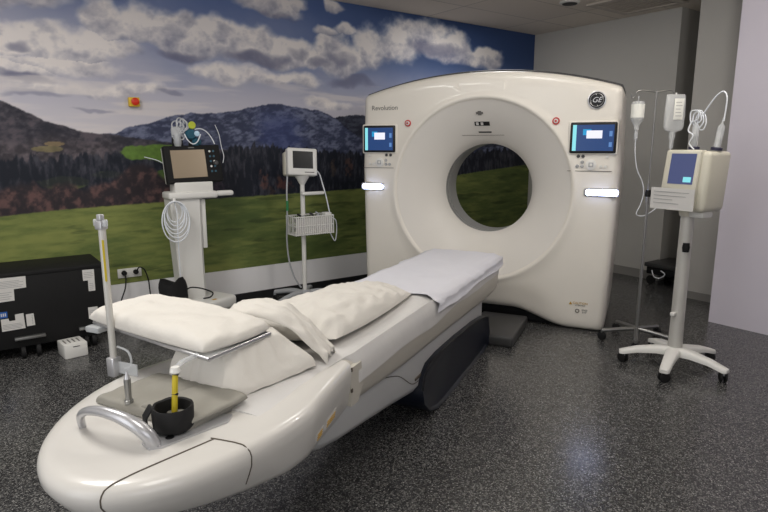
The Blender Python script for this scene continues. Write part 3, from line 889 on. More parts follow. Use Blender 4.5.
tag(b.build('cloth_fold', M['linen'], base=(.1, -3.05, .8), angle=80), 'loose white cloth flap folded down between the tray pillow and the long pillow', 'cloth')
# paper sheet over scanner end
b = MB(G); nV, nU = 60, 34
rows = []
for i in range(nV+1):
    f_ = i/nV
    row = []
    for j in range(nU+1):
        x = -1+2*j/nU
        v0 = -2.02 + .10*math.sin(x*2.5) - .05*x
        v = v0 + (-.415-v0)*f_
        u_ = x*(.385+.01*math.sin(v*7))
        tt = T(v)+.022
        if abs(u_) <= .262: z = tt
        else:
            ex = abs(u_)-.262
            z = tt - .010 - .62*ex + .004
        lift = 0
        if f_ > .97: lift = 0
        uu = math.copysign(min(abs(u_), .30 + .25*(abs(u_)-.30)) if abs(u_) > .30 else abs(u_), u_)
        if abs(u_) > .29: uu = math.copysign(max(abs(uu), .314), u_)
        z += .005*noise.fractal((u_*7, v*5, 8), 1, 2, 4)*(1 if abs(u_) < .3 else .4) + .005
        z = max(z, tt+.001) if abs(u_) < .262 else z
        if abs(u_) > .29: uu += math.copysign(.010+.008*noise.noise((0, v*8, 3)), u_)
        row.append((uu, v, z))
    rows.append(row)
U1 = [[b.v(p) for p in r] for r in rows]; L1 = [[b.v((p[0], p[1], p[2]-.0015)) for p in r] for r in rows]
for i in range(nV):
    for j in range(nU):
        b.face((U1[i][j], U1[i+1][j], U1[i+1][j+1], U1[i][j+1])); b.face((L1[i][j], L1[i][j+1], L1[i+1][j+1], L1[i+1][j]))
tag(b.build('paper_sheet', M['paper'], base=(0, -1.2, .68), angle=80), 'thin pale lavender paper sheet over the scanner end of the table', 'sheet')

# ------------------------------------------------------------------ small things on the table foot
b = cushion([(-.255, -3.665), (.155, -3.70), (.185, -3.455), (-.22, -3.43)], ZT+.002, lambda a, c_: .030, n=40, p=16, q=.2, wr=.008, seed=21, under=.1, sq=.03)
bag = b.build('folded_bag', M['greycloth'], base=(0, -3.55, ZT), angle=60)
tag(bag, 'flat grey-green folded bag lying on the table foot behind the metal handle', 'bag')
b = cushion([(-.05, -3.675), (.165, -3.69), (.205, -3.49), (.02, -3.46)], ZT+.027, lambda a, c_: .016, n=26, p=16, q=.2, wr=.006, seed=5, under=.1, sq=.03)
fl_ = b.build('folded_flap', M['greycloth'], base=(0, -3.55, ZT), angle=60); fl_.parent = bag; fl_.location = (0, 0, 0); fl_.rotation_euler = (0, 0, 0)
cp = thing('strap_roll', 'black fabric strap rolled into a cup beside the metal handle', 'strap', G, (.085, -3.70, ZT+.027))
b = MB(G)
b.lathe((.105, -3.700, ZT+.010), [(.050, 0), (.056, .008), (.058, .062), (.055, .069), (.049, .066), (.046, .02)], 40)
b.warp(lambda p: p + Vector((.002*noise.noise((p.x*60, p.y*60, 1)), 0, .003*noise.noise((p.x*40, p.y*40, 3)))))
b.build('roll', M['rubber'], cp)
b = MB(G); b.loft([[(.042+dx, -3.728+dy, z) for dx, dy in ((0, 0), (.030, -.016), (.033, -.012), (.004, .004))] for z in (ZT+.080,)] +
                  [[(.037+dx, -3.748+dy, z) for dx, dy in ((0, 0), (.030, -.016), (.033, -.012), (.004, .004))] for z in (ZT+.055, ZT+.012)])
b.build('strap_end', M['rubber'], cp)
sp = thing('threaded_stud', 'short pointed metal stud standing on the table behind the handle', 'stud', G, (-.105, -3.665, ZT+.03))
MB(G).lathe((-.105, -3.665, ZT+.030), [(.013, 0), (.013, .01), (.009, .012), (.0105, .07), (.010, .078)], 16).build('stud_body', M['steel'], sp)
MB(G).lathe((-.105, -3.665, ZT+.108), [(.009, 0), (.002, .024)], 16).build('stud_tip', M['silver'], sp)
pl_ = thing('graduated_pole', 'tall pale pole with yellow measuring strip rising beside the tray', 'pole', G, (-.405, -3.455, .69))
MB(G).cyl((-.405, -3.455, .70), (-.405, -3.455, 1.245), .0115, .0125, 18).build('pole', M['polegrey'], pl_)
MB(G).box(-.398, -.392, -3.4665, -3.462, 1.04, 1.185).build('scale_strip', M['yellow'], pl_, smooth=False)
MB(G).box(-.423, -.387, -3.474, -3.436, .69, .76, .005).build('foot_clamp', M['silver'], pl_)
MB(G).box(-.422, -.30, -3.452, -3.446, .70, .745, .002).build('clamp_arm', M['clear'], pl_)
b = MB(G); b.box(-.423, -.391, -3.470, -3.440, 1.22, 1.25, .004).box(-.418, -.398, -3.464, -3.446, 1.25, 1.272, .003)
b.build('pole_head', M['silver'], pl_)
for dx in (-.024, .020):
    MB(G).lathe((-.407+dx, -3.455, 1.243), [(.007, -.012), (.009, -.008), (.009, .008), (.007, .012)], 12).build('head_knob', M['clear'], pl_)
MB(G).tube([(-.387, -3.45, .80), (-.34, -3.45, .79), (-.325, -3.45, .76), (-.335, -3.45, .73), (-.36, -3.45, .722)], .004, 8).build('hose', M['clear'], pl_)

# ------------------------------------------------------------------ black flight case
fc = thing('flight_case', 'large black transport case with paper labels against the mural wall', 'case', ROOM, (-1.75, -.3, 0))
X0, X1 = -2.45, -1.235; YF, YB = -.55, -.06
MB().box(X0, X1, YF, YB, .085, .625, .012).build('body', M['box'], fc)
MB().box(X0-.004, X1+.004, YF-.004, YB+.004, .60, .632, .006).build('lid', M['box'], fc)
def front_label(name, poly, m=M['label'], d=.0015):
    b = MB(); b.prism([(x, z) for x, z in poly], YF-d-.001, YF+.002); return b.build(name, m, fc, smooth=False)
front_label('paper_label', [(-2.02, .605), (-1.737, .600), (-1.740, .519), (-1.815, .516), (-1.818, .435), (-2.02, .432)])
front_label('paper_label', [(-1.376, .597), (-1.297, .595), (-1.300, .431), (-1.345, .432), (-1.344, .515), (-1.376, .515)])
front_label('paper_label', [(-1.361, .307), (-1.296, .306), (-1.298, .223), (-1.361, .219)])
front_label('blue_label', [(-1.96, .365), (-1.870, .362), (-1.871, .319), (-1.96, .319)], M['blue'])
front_label('paper_label', [(-1.913, .311), (-1.867, .310), (-1.864, .291), (-1.827, .291), (-1.827, .333), (-1.775, .336), (-1.772, .225), (-1.913, .222)])
front_label('paper_label', [(-1.762, .322), (-1.714, .324), (-1.711, .237), (-1.762, .235)])
for (x0, x1, z0, z1, n) in ((-2.0, -1.75, .53, .585, 5), (-1.99, -1.83, .45, .51, 4), (-1.905, -1.785, .235, .275, 4), (-1.37, -1.303, .535, .585, 4), (-1.338, -1.306, .445, .50, 4), (-1.352, -1.306, .235, .29, 4)):
    b = MB()
    for k in range(n):
        z = z0+(z1-z0)*k/n
        b.box(x0, x1-random.random()*.2*(x1-x0), YF-.0032, YF-.001, z, z+.003)
    b.build('label_print', M['ink'], fc, smooth=False)
b = MB()
for k in range(6):
    b.box(-1.728+.002*(k % 2), -1.722, YF-.0032, YF-.001, .25+.011*k, .256+.011*k)
b.build('label_print', M['ink'], fc, smooth=False)
b = MB()
for k in range(3): b.box(-1.91+.012*k, -1.903+.012*k, YF-.0036, YF-.001, .33, .352)
b.build('label_print', M['label'], fc, smooth=False)
for x0, x1 in ((-1.845, -1.655), (-1.435, -1.29), (-2.4, -2.2)):
    MB().box(x0, x1, YF-.03, YF+.05, .146, .166, .003).build('caster_plate', M['steel'], fc)
    for xx in (x0+.045, x1-.05):
        MB().cyl((xx, YF+.02, .148), (xx, YF+.02, .09), .012, .012, 12).build('caster_stem', M['steel'], fc)
        MB().lathe((xx-.016, YF+.02, .045), [(.03, 0), (.045, .004), (.045, .028), (.03, .032)], 22, 'x').build('caster_wheel', M['rubber'], fc)
for xx in (-2.3, -1.4):
    MB().lathe((xx-.016, YB-.06, .045), [(.03, 0), (.045, .004), (.045, .028), (.03, .032)], 22, 'x').build('caster_wheel', M['rubber'], fc)

# small white box on the floor
FB = frame(-1.50, -.68, 7)
wb = thing('battery_charger', 'small white slotted box on the floor before the black case', 'box', FB, (0, 0, 0))
MB(FB).box(-.078, .078, -.07, .11, 0, .105, .008).build('body', M['whiteplastic'], wb)
for k in range(4):
    MB(FB).box(-.056+.03*k, -.046+.03*k, -.02, .07, .104, .1062, .001).build('slot', M['printgrey'], wb, smooth=False)
MB(FB).box(-.02, .025, -.0715, -.068, .082, .087, .0005).build('front_slot', M['tick'], wb, smooth=False)

# emergency push button on the mural
FE = frame(-.79, -.004, 0)
eb = thing('emergency_button', 'small yellow wall box with red button on the mural sky', 'button', FE, (0, 0, 1.86))
MB(FE).box(-.045, .04, -.045, 0, 1.825, 1.90, .006).build('housing', M['yellowbox'], eb)
MB(FE).lathe((.0, -.045, 1.865), [(.028, 0), (.031, -.008), (.030, -.020), (.02, -.026)], 24, 'y').build('push_button', M['redbtn'], eb)

# wall socket with plugs
so = thing('wall_socket', 'white double wall socket at the bottom edge of the mural', 'socket', ROOM, (-.93, -.003, .43))
MB().box(-1.03, -.835, -.016, -.0035, .385, .465, .004).build('socket_plate', M['whiteplastic'], so)
for x in (-.98, -.885): MB().lathe((x, -.016, .43), [(.03, 0), (.030, -.003), (.027, -.003), (.026, -.001)], 24, 'y').build('socket_ring', M['whiteplastic'], so)
for (x, lab) in ((-.98, 'black power plug in the left outlet of the wall socket, cable falling'), (-.885, 'black power plug in the right outlet of the wall socket, cable arching over')):
    p = thing('power_plug', lab, 'plug', ROOM, (x, -.03, .43), 'plugs in the wall socket')
    MB().lathe((x, -.020, .43), [(.021, .001), (.021, -.02), (.014, -.035)], 20, 'y').build('plug_body', M['rubber'], p)
    if x < -.95: pts = [(x, -.05, .425), (x-.0, -.075, .38), (x-.015, -.08, .30), (x-.05, -.08, .21), (x-.07, -.1, .12), (x+.05, -.16, .012), (x+.15, -.2, .01)]
    else: pts = [(x, -.05, .43), (x+.02, -.07, .475), (x+.06, -.075, .45), (x+.085, -.08, .36), (x+.09, -.09, .25), (x+.095, -.12, .12), (x+.16, -.2, .015), (x+.25, -.25, .012)]
    MB().tube(pts, .0055, 8).build('cable', M['rubber'], p)

# ------------------------------------------------------------------ anaesthesia monitor column
FM = frame(-.577, -.40, 23)
mc = thing('monitor_column', 'white floor column with large black framed monitor before the mural', 'medical monitor', ROOM, (-.5, -.4, 0))
b = MB(FM)
b.box(-.36, .35, -.245, .245, .105, .215, .03, 3); b.build('base_block', M['whiteplastic'], mc)
for x in (-.28, .28):
    for y in (-.18, .18):
        MB(FM).lathe((x-.014, y, .05), [(.035, 0), (.05, .004), (.05, .024), (.035, .028)], 20, 'x').build('caster', M['rubber'], mc)
        MB(FM).cyl((x, y, .05), (x, y, .11), .012, .012, 10).build('caster_stem', M['greyplastic'], mc)
MB(FM).box(.10, .14, -.22, -.19, .2145, .2165, .0003).build('base_label', M['warn'], mc, smooth=False)
b = MB(); b.loft([[(x, y, z) for x, y in ((a0, -.40), (a0+.02, -.42), (a1-.02, -.42), (a1, -.40), (a1, -.24), (a0, -.24))] for a0, a1, z in ((-.615, -.405, .2), (-.635, -.410, .6), (-.665, -.405, 1.07))])
b.build('column', M['whiteplastic'], mc, angle=30)
b = MB(); b.box(-.403, -.365, -.39, -.28, .64, 1.06, .006); b.build('side_cable_duct', M['whiteplastic'], mc)
b = MB(); b.box(-.68, -.27, -.45, -.24, 1.07, 1.13, .018, 3); b.build('shelf', M['whiteplastic'], mc)
b = MB(); b.box(-.28, -.135, -.465, -.40, 1.085, 1.13, .018, 3); b.build('handle', M['whiteplastic'], mc)
MB().box(-.62, -.30, -.42, -.27, 1.125, 1.21, .01).build('monitor_foot', M['whiteplastic'], mc)
TM = Matrix.Translation((-.438, -.36, 1.352)) @ Matrix.Rotation(math.radians(-10), 4, 'X') @ Matrix.Rotation(math.radians(-1.5), 4, 'Y')
MB(TM).box(-.238, .232, -.032, .03, -.155, .155, .012, 3).build('monitor_frame', M['box'], mc)
MB(TM).box(-.236, .226, .012, .055, -.15, .15, .012, 3).build('monitor_back', M['whiteplastic'], mc)
MB(TM).box(-.186, .098, -.0335, -.031, -.112, .117, .001).build('display', M['scr_reflection'], mc, smooth=False)
for j in range(5):
    z = .10-.042*j
    for i in range(2):
        MB(TM).lathe((.140+.032*i, -.0315, z), [(.009, .001), (.009, -.003)], 10, 'y').build('button', M['whiteplastic'] if (i+j) % 3 == 0 else M['teal'], mc)
MB(TM).lathe((.182, -.0315, .00), [(.02, .001), (.02, -.014), (.016, -.018)], 20, 'y').build('dial_knob', M['darkgrey'], mc)
text_part('maker_print', 'CARESCAPE', .016, TM @ Matrix.Translation((-.02, -.0325, .136)) @ Matrix.Rotation(PI/2, 4, 'X'), M['label'], mc) if False else None
MB(TM).box(-.035, .015, -.0332, -.031, .131, .139).build('brand_strip', M['printgrey'], mc, smooth=False)
# side cable loop of monitor
MB().tube([(-.235, -.36, 1.68), (-.20, -.35, 1.60), (-.185, -.35, 1.50), (-.175, -.37, 1.42), (-.19, -.38, 1.36)], .003, 6).build('side_cable', M['tubing'], mc)
MB().tube([(-.67, -.33, 1.36), (-.72, -.31, 1.39), (-.80, -.25, 1.415)], .003, 6).build('side_cable', M['tubing'], mc)
# breathing set on top
bs = thing('breathing_mask_set', 'clear tubing and mask bundle with yellow and teal discs on the large monitor', 'breathing mask', ROOM, (-.46, -.34, 1.50))
b = MB()
for k in range(9):
    a0 = k*1.3
    cx, cz = -.525+.028*math.sin(k*2.1), 1.635+.05*math.cos(k*1.7)
    pts = [(cx+(.035+.01*math.sin(k))*math.cos(a0+t*.7), -.35+.02*math.sin(t*1.1+k), cz+(.045)*math.sin(a0+t*.7)) for t in range(9)]
    b.tube(pts, .006, 6, sub=3)
b.build('tubing_bundle', M['clear'], bs)
MB().lathe((-.555, -.35, 1.50), [(.028, 0), (.036, .03), (.030, .09), (.012, .12)], 18).build('mask_cone', M['clear'], bs)
MB().box(-.60, -.52, -.37, -.32, 1.585, 1.66, .02).build('valve_body', M['clearbag'], bs)
for x in (-.585, -.525, -.45, -.38): MB().box(x-.012, x+.012, -.36, -.335, 1.495, 1.575, .004).build('holder', M['box'], bs)
MB().lathe((-.432, -.365, 1.672), [(.030, .008), (.032, 0), (.026, -.010)], 22, 'y').build('filter_disc', M['lime'], bs)
MB().lathe((-.445, -.36, 1.600), [(.043, .02), (.046, 0), (.036, -.016)], 22, 'y').build('filter_disc', M['teal'], bs)
MB().lathe((-.400, -.375, 1.605), [(.022, .01), (.022, -.01), (.014, -.014)], 18, 'y').build('filter_cap', M['pale_blue'], bs)
MB().lathe((-.395, -.35, 1.535), [(.038, .01), (.040, 0), (.03, -.01)], 22, 'y').build('filter_disc', M['teal'], bs)
MB().tube([(-.41, -.36, 1.64), (-.36, -.36, 1.645), (-.31, -.36, 1.62), (-.27, -.36, 1.57), (-.25, -.37, 1.52)], .0045, 6).build('hose', M['tubing'], bs)
MB().tube([(-.50, -.37, 1.60), (-.48, -.385, 1.55), (-.44, -.385, 1.52), (-.40, -.385, 1.54), (-.37, -.38, 1.60)], .005, 6).build('hose', M['tubing'], bs)
# coiled white cable hanging on the column
cc = thing('cable_coil', 'coiled white cable hanging at the left of the white monitor column', 'cable', ROOM, (-.62, -.49, 1.08))
b = MB()
MB().box(-.667, -.643, -.50, -.465, 1.06, 1.09, .004).build('hook', M['whiteplastic'], cc)
for k in range(6):
    r = .060+.010*k; rz = .085+.016*k
    pts = [(-.655+.006*math.sin(k*2)+r*math.sin(a/16*2*PI), -.488-.006*k+.004*math.sin(a), 1.065-rz+rz*math.cos(a/16*2*PI)) for a in range(17)]
    b.tube(pts, .0052, 7, sub=2)
b.tube([(-.655, -.49, 1.07), (-.64, -.50, .95), (-.645, -.50, .80), (-.64, -.48, .60), (-.635, -.46, .40), (-.62, -.45, .27)], .005, 7)
b.build('coil', M['tubing'], cc)
# black pouch on the base
pq = thing('cloth_pouch', 'black cloth pouch slumped on the white column base', 'pouch', ROOM, (-.70, -.62, .216))
b = MB(); rings = []
for k in range(9):
    t_ = k/8; z = .217+.20*t_
    w_ = .105*(1-.35*abs(t_-.55)*2*.6); 
    pr = []
    for j in range(16):
        a = 2*PI*j/16
        rr = 1+.22*math.cos(4*a+.6)*(1-t_*.2)+.12*noise.noise((math.cos(a)*2, math.sin(a)*2, t_*3))
        pr.append((-.705+w_*rr*math.cos(a)-.02*t_, -.52+.06*rr*math.sin(a)*(1-.5*t_), z+.03*math.cos(a*2+1)*t_))
    rings.append(pr)
b.loft(rings); b.build('pouch', M['box'], pq, angle=35)
MB().tube([(-.64, -.50, .30), (-.58, -.50, .335), (-.52, -.50, .33), (-.44, -.50, .30), (-.38, -.49, .26), (-.40, -.48, .225), (-.46, -.48, .222)], .006, 7).build('strap', M['rubber'], pq)
MB().tube([(-.64, -.52, .27), (-.60, -.55, .25), (-.56, -.56, .222), (-.62, -.58, .222)], .006, 7).build('strap', M['rubber'], pq)

# ------------------------------------------------------------------ second monitor on a pole stand
ms = thing('monitor_stand', 'small white monitor on a rolling pole stand with a basket', 'medical monitor', ROOM, (.53, -.42, 0))
PX, PY = .535, -.45
MB().cyl((PX, PY, .10), (PX, PY, 1.17), .021, .021, 16).build('pole', M['whiteplastic'], ms)
MB().lathe((PX, PY, .09), [(.06, 0), (.06, .03), (.03, .06)], 20).build('hub', M['greyplastic'], ms)
for k in range(5):
    a = math.radians(196+72*k); dx, dy = math.cos(a), math.sin(a)
    ex, ey = PX+.33*dx, PY+.33*dy
    MB().tube([(PX+.03*dx, PY+.03*dy, .115), (PX+.15*dx, PY+.15*dy, .125), (ex, ey, .095)], [.027, .026, .021], 10).build('leg', M['greyplastic'], ms)
    MB().cyl((ex, ey, .095), (ex, ey, .06), .014, .014, 10).build('caster_stem', M['greyplastic'], ms)
    MB().lathe((ex-.014, ey, .036), [(.025, 0), (.036, .004), (.036, .024), (.025, .028)], 18, 'x').build('caster', M['rubber'], ms)
TS = Matrix.Translation((.525, -.46, 1.357)) @ Matrix.Rotation(math.radians(-12), 4, 'Z') @ Matrix.Rotation(math.radians(-10), 4, 'X') @ Matrix.Rotation(math.radians(3), 4, 'Y')
MB(TS).box(-.138, .142, -.04, .055, -.125, .125, .016, 3).build('monitor_housing', M['whiteplastic'], ms)
MB(TS).box(-.150, .11, .03, .12, -.12, .10, .02, 3).build('monitor_back', M['cream'], ms)
MB(TS).box(-.090, .100, -.0415, -.039, -.062, .095, .001).build('display', M['scr_off'], ms, smooth=False)
MB(TS).box(.02, .11, -.0414, -.039, -.100, -.092, .0005).build('key_strip', M['printgrey'], ms, smooth=False)
MB().lathe((PX, PY, 1.15), [(.022, 0), (.05, .05), (.075, .085)], 20).build('neck', M['whiteplastic'], ms)
MB().box(.50, .735, -.52, -.47, 1.055, 1.085, .012, 3).build('grip', M['whiteplastic'], ms)
b = MB()
bx0, bx1, by0, by1, bz0, bz1 = .405, .80, -.56, -.36, .69, .86
for z in (bz0+.005, bz1, (bz0+bz1)/2):
    b.tube([(bx0, by0, z), (bx1, by0, z), (bx1, by1, z), (bx0, by1, z), (bx0, by0, z)], .004 if z < bz1 else .006, 6, smooth=False)
for k in range(19):
    x = bx0+(bx1-bx0)*k/18
    b.cyl((x, by0, bz0), (x, by0, bz1), .0045, .0045, 6); b.cyl((x, by1, bz0), (x, by1, bz1), .003, .003, 6); b.cyl((x, by0, bz0), (x, by1, bz0), .003, .003, 6)
for k in range(1, 7):
    y = by0+(by1-by0)*k/7
    for x in (bx0, bx1): b.cyl((x, y, bz0), (x, y, bz1), .003, .003, 6)
b.build('wire_basket', M['whiteplastic'], ms)
MB().box(bx0+.008, bx1-.008, by0+.006, by0+.010, bz0+.01, bz1-.012).build('basket_liner', M['label'], ms, smooth=False)
MB().tube([(.40, -.42, 1.25), (.385, -.43, 1.12), (.372, -.45, 1.0), (.375, -.44, .85), (.385, -.40, .65), (.40, -.40, .45), (.44, -.42, .28), (.50, -.44, .17)], .008, 8).build('grey_hose', M['greyplastic'], ms)
MB().tube([(.373, -.455, 1.01), (.372, -.455, .92)], .0125, 8).build('hose_band', M['green'], ms)
MB().tube([(.66, -.44, 1.30), (.71, -.46, 1.25), (.735, -.48, 1.15), (.76, -.5, 1.03), (.79, -.5, .90), (.80, -.5, .86)], .006, 8).build('white_cord', M['tubing'], ms)
MB().tube([(.80, -.5, .84), (.86, -.5, .80), (.87, -.5, .70), (.85, -.5, .60), (.80, -.5, .68), (.79, -.5, .74)], .005, 8).build('white_cord', M['tubing'], ms)
for k, (x, y, lab, m_) in enumerate(((.45, -.50, 'dark cable connector at the left end of the wire basket', 'rubber'), (.515, -.45, 'grey cuff roll in the middle left of the wire basket', 'greyplastic'), (.595, -.47, 'dark grey coiled sensor lead in the centre of the wire basket', 'darkgrey'), (.67, -.45, 'grey coiled sensor lead in the right half of the wire basket', 'greyplastic'))):
    b = MB()
    b.tube([(x+(.026)*math.cos(t*.8), y+.03*math.sin(t*.8), .72+.019*t*.5) for t in range(18)], .010, 7, sub=2)
    tag(b.build('sensor_lead', M[m_], base=(x, y, .70)), lab, 'cable', 'leads in the wire basket')
MB_ = MB(); MB_.box(.725, .795, -.54, -.46, .82, .885, .008)
tag(MB_.build('connector_box', M['whiteplastic'], base=(.76, -.5, .82)), 'small white connector box at the right end of the wire basket', 'box')

# ------------------------------------------------------------------ contrast injector
IX, IY = 1.81, -3.385
FI = frame(IX, IY, -94)
inj = thing('contrast_injector', 'cream contrast injector with lit screen on a white five-legged stand', 'injector', ROOM, (IX, IY, 0))
MB().tube([(IX, IY, .10), (IX, IY, .35), (IX, IY, 1.09)], [.047, .043, .040], 24, smooth=False).build('pole', M['polegrey'], inj)
MB().lathe((IX, IY, .085), [(.055, 0), (.062, .02), (.056, .06), (.047, .065)], 26).build('hub', M['whiteplastic'], inj)
for a in (54, 126, 198, 270, 342):
    r_ = math.radians(a); dx, dy = math.cos(r_), math.sin(r_); px, py = -dy, dx
    rings = []
    for t_, w_, zt_, h_ in ((.03, .046, .148, .055), (.12, .040, .142, .045), (.24, .034, .122, .035), (.33, .031, .095, .030), (.352, .022, .088, .022)):
        c0 = (IX+t_*dx, IY+t_*dy)
        pr = []
        for (q, z) in ((-1, zt_-h_), (-1, zt_-.012), (-.7, zt_), (.7, zt_), (1, zt_-.012), (1, zt_-h_)):
            pr.append((c0[0]+px*w_*q, c0[1]+py*w_*q, z))
        rings.append(pr)
    MB().loft(rings).build('leg', M['whiteplastic'], inj, angle=50)
    ex, ey = IX+.325*dx, IY+.325*dy
    cs_ = MB().cyl((ex, ey, .07), (ex, ey, .045), .016, .016, 10).build('caster_mount', M['greyplastic'], inj)
    for s_ in (-1, 1):
        MB(frame(ex, ey, a+40)).lathe((s_*.014-.008, 0, .034), [(.024, 0), (.034, .004), (.034, .013), (.024, .017)], 20, 'x').build('caster_wheel', M['rubber'], cs_)
MB().lathe((IX-.034, IY-.026, .845), [(.02, -.03), (.024, 0), (.02, .03)], 14).build('height_lever', M['box'], inj)
MB().box(IX-.075, IX-.04, IY-.01, IY+.02, .375, .40, .006).build('brake_tab', M['whiteplastic'], inj)
# head: rounded console, slanted screen face toward local -y
def tilt(p, z0=1.08): return Vector((p.x, p.y + (p.z-z0)*.12, p.z))
b = MB(FI); b.box(-.135, .150, -.10, .15, 1.085, 1.470, .032, 4)
b.warp(lambda p: Vector((p.x, p.y+(p.z-1.08)*.10, p.z))); b.build('head_housing', M['cream'], inj, angle=60)
b = MB(FI); b.box(-.138, .098, -.135, -.06, 1.10, 1.478, .014, 3)
b.warp(lambda p: Vector((p.x+.06*(1.19-p.z)*.0, p.y+(p.z-1.08)*.14, p.z))); b.build('screen_bezel', M['cream'], inj)
def TI(z): return (z-1.08)*.14
b = MB(FI); b.box(-.095, .072, -.1375, -.12, 1.262, 1.455, .001); b.warp(lambda p: Vector((p.x, p.y+TI(p.z), p.z)))
sd = b.build('display', M['scr_inj'], inj, smooth=False)
b = MB(FI); b.box(.008, .060, -.1385, -.12, 1.275, 1.308); b.warp(lambda p: Vector((p.x, p.y+TI(p.z), p.z)))
b.build('display_icon', M['scr_cyan'], sd, smooth=False)
MB(FI).box(.03, .13, -.05, .07, 1.045, 1.09, .015).build('lower_cover', M['whiteplastic'], inj)
MB(FI).cyl((0, 0, 1.05), (0, 0, 1.10), .05, .06, 20).build('neck_collar', M['cream'], inj)
b = MB(FI); b.box(-.155, .115, -.165, -.160, 1.098, 1.235); b.warp(lambda p: Vector((p.x, p.y+.02*math.sin(p.x*9), p.z-.06*(p.x)*.3)))
nt_ = b.build('paper_note', M['label'], base=(0, -.16, 1.15), smooth=False)
tag(nt_, 'white paper note hanging below the injector screen', 'note')
# ink lines on the note (own surface print)
b = MB(FI)
for k, w_ in enumerate((.22, .20, .12, .16)):
    z = 1.208-.024*k
    b.box(-.135, -.135+w_, -.1665, -.1650, z, z+.0035)
b.warp(lambda p: Vector((p.x, p.y+.02*math.sin(p.x*9), p.z-.06*(p.x)*.3)))
pn = b.build('note_print', M['ink'], base=(0, -.16, 1.15), smooth=False)
pn.parent = nt_; pn.matrix_world = WM[nt_.name]; pn.location = (0, 0, 0); pn.rotation_euler = (0, 0, 0)
def syringe(x, y, z, tilt_, lab, mc_):
    t = thing('injector_syringe', lab, 'syringe', FI, (x, y, z), 'syringes on the injector head')
    R_ = Matrix.Translation((x, y, z)) @ Matrix.Rotation(tilt_, 4, 'Y')
    F_ = FI @ R_
    MB(F_).lathe((0, 0, 0), [(.034, 0), (.034, .016), (.022, .02)], 20).build('collar', M['purple'], t)
    MB(F_).lathe((0, 0, .012), [(.021, 0), (.021, .135), (.006, .155), (.006, .185)], 20).build('barrel', M['clear'], t)
    MB(F_).lathe((0, 0, .02), [(.013, 0), (.013, .045), (.019, .05), (.019, .062)], 16).build('plunger', mc_, t)
    return F_
syringe(-.025, .04, 1.480, 0, 'clear syringe with black plunger on the left of the injector head', M['rubber'])
F2 = syringe(.110, .06, 1.476, math.radians(7), 'clear syringe with dark collar on the right of the injector head', M['whiteplastic'])
lc = thing('line_coil', 'coiled clear injector line arching between the two syringes', 'tubing', FI, (-.01, .04, 1.65))
b = MB(FI)
for k in range(4):
    b.tube([(-.04+.014*k+(.030+.006*math.sin(k*2+a))*math.cos(a*.7+k), .03+.01*k, 1.695-.012*k+(.045+.012*math.cos(a*1.3+k))*math.sin(a*.7+k)) for a in range(10)], .0040, 7, sub=3)
b.tube([(.0, .05, 1.69), (.05, .05, 1.77), (.09, .05, 1.82), (.125, .05, 1.835), (.145, .055, 1.80), (.142, .06, 1.72), (.138, .06, 1.655)], .0045, 7)
b.tube([(-.04, .01, 1.66), (-.05, 0, 1.60), (-.01, -.01, 1.57), (-.03, -.01, 1.52), (.0, 0, 1.48)], .0045, 7)
b.build('coil', M['tubing'], lc)

# ------------------------------------------------------------------ IV pole
VX, VY = 2.11, -2.93
iv = thing('iv_pole', 'thin steel drip stand with two hooks behind the injector', 'iv pole', ROOM, (VX, VY, 0))
hd_ = Vector((.81, -.59, 0))
MB().cyl((VX, VY, .05), (VX, VY, 1.15), .011, .011, 14).build('lower_tube', M['steel'], iv)
MB().cyl((VX, VY, 1.15), (VX, VY, 1.90), .006, .006, 12).build('upper_rod', M['steel'], iv)
MB().lathe((VX, VY, 1.13), [(.02, 0), (.022, .02), (.018, .05)], 14).build('clamp', M['rubber'], iv)
MB().box(VX+.01, VX+.035, VY-.03, VY-.005, 1.135, 1.155, .003).build('clamp_knob', M['rubber'], iv)
c0 = Vector((VX, VY, 1.885))
for s_, L in ((-1, .16), (1, .135)):
    pts = [c0, c0+hd_*s_*L*.5+Vector((0, 0, .012)), c0+hd_*s_*L*.85+Vector((0, 0, .008)), c0+hd_*s_*L*1.0+Vector((0, 0, -.03)), c0+hd_*s_*L*1.08+Vector((0, 0, -.04)), c0+hd_*s_*L*1.14+Vector((0, 0, -.01))]
    MB().tube(pts, .0042, 8).build('hook', M['steel'], iv)
for a in (66, 138, 210, 282, 354):
    r_ = math.radians(a); dx, dy = math.cos(r_), math.sin(r_)
    L = .26
    MB().tube([(VX, VY, .10), (VX+.1*dx, VY+.1*dy, .095), (VX+L*dx, VY+L*dy, .078)], [.017, .016, .015], 10).build('leg', M['steel'], iv)
    MB().lathe((VX+L*dx-.012, VY+L*dy, .033), [(.02, 0), (.033, .004), (.033, .02), (.02, .024)], 18, 'x').build('caster', M['rubber'], iv)
    MB().cyl((VX+L*dx, VY+L*dy, .085), (VX+L*dx, VY+L*dy, .05), .010, .010, 10).build('caster_stem', M['steel'], iv)
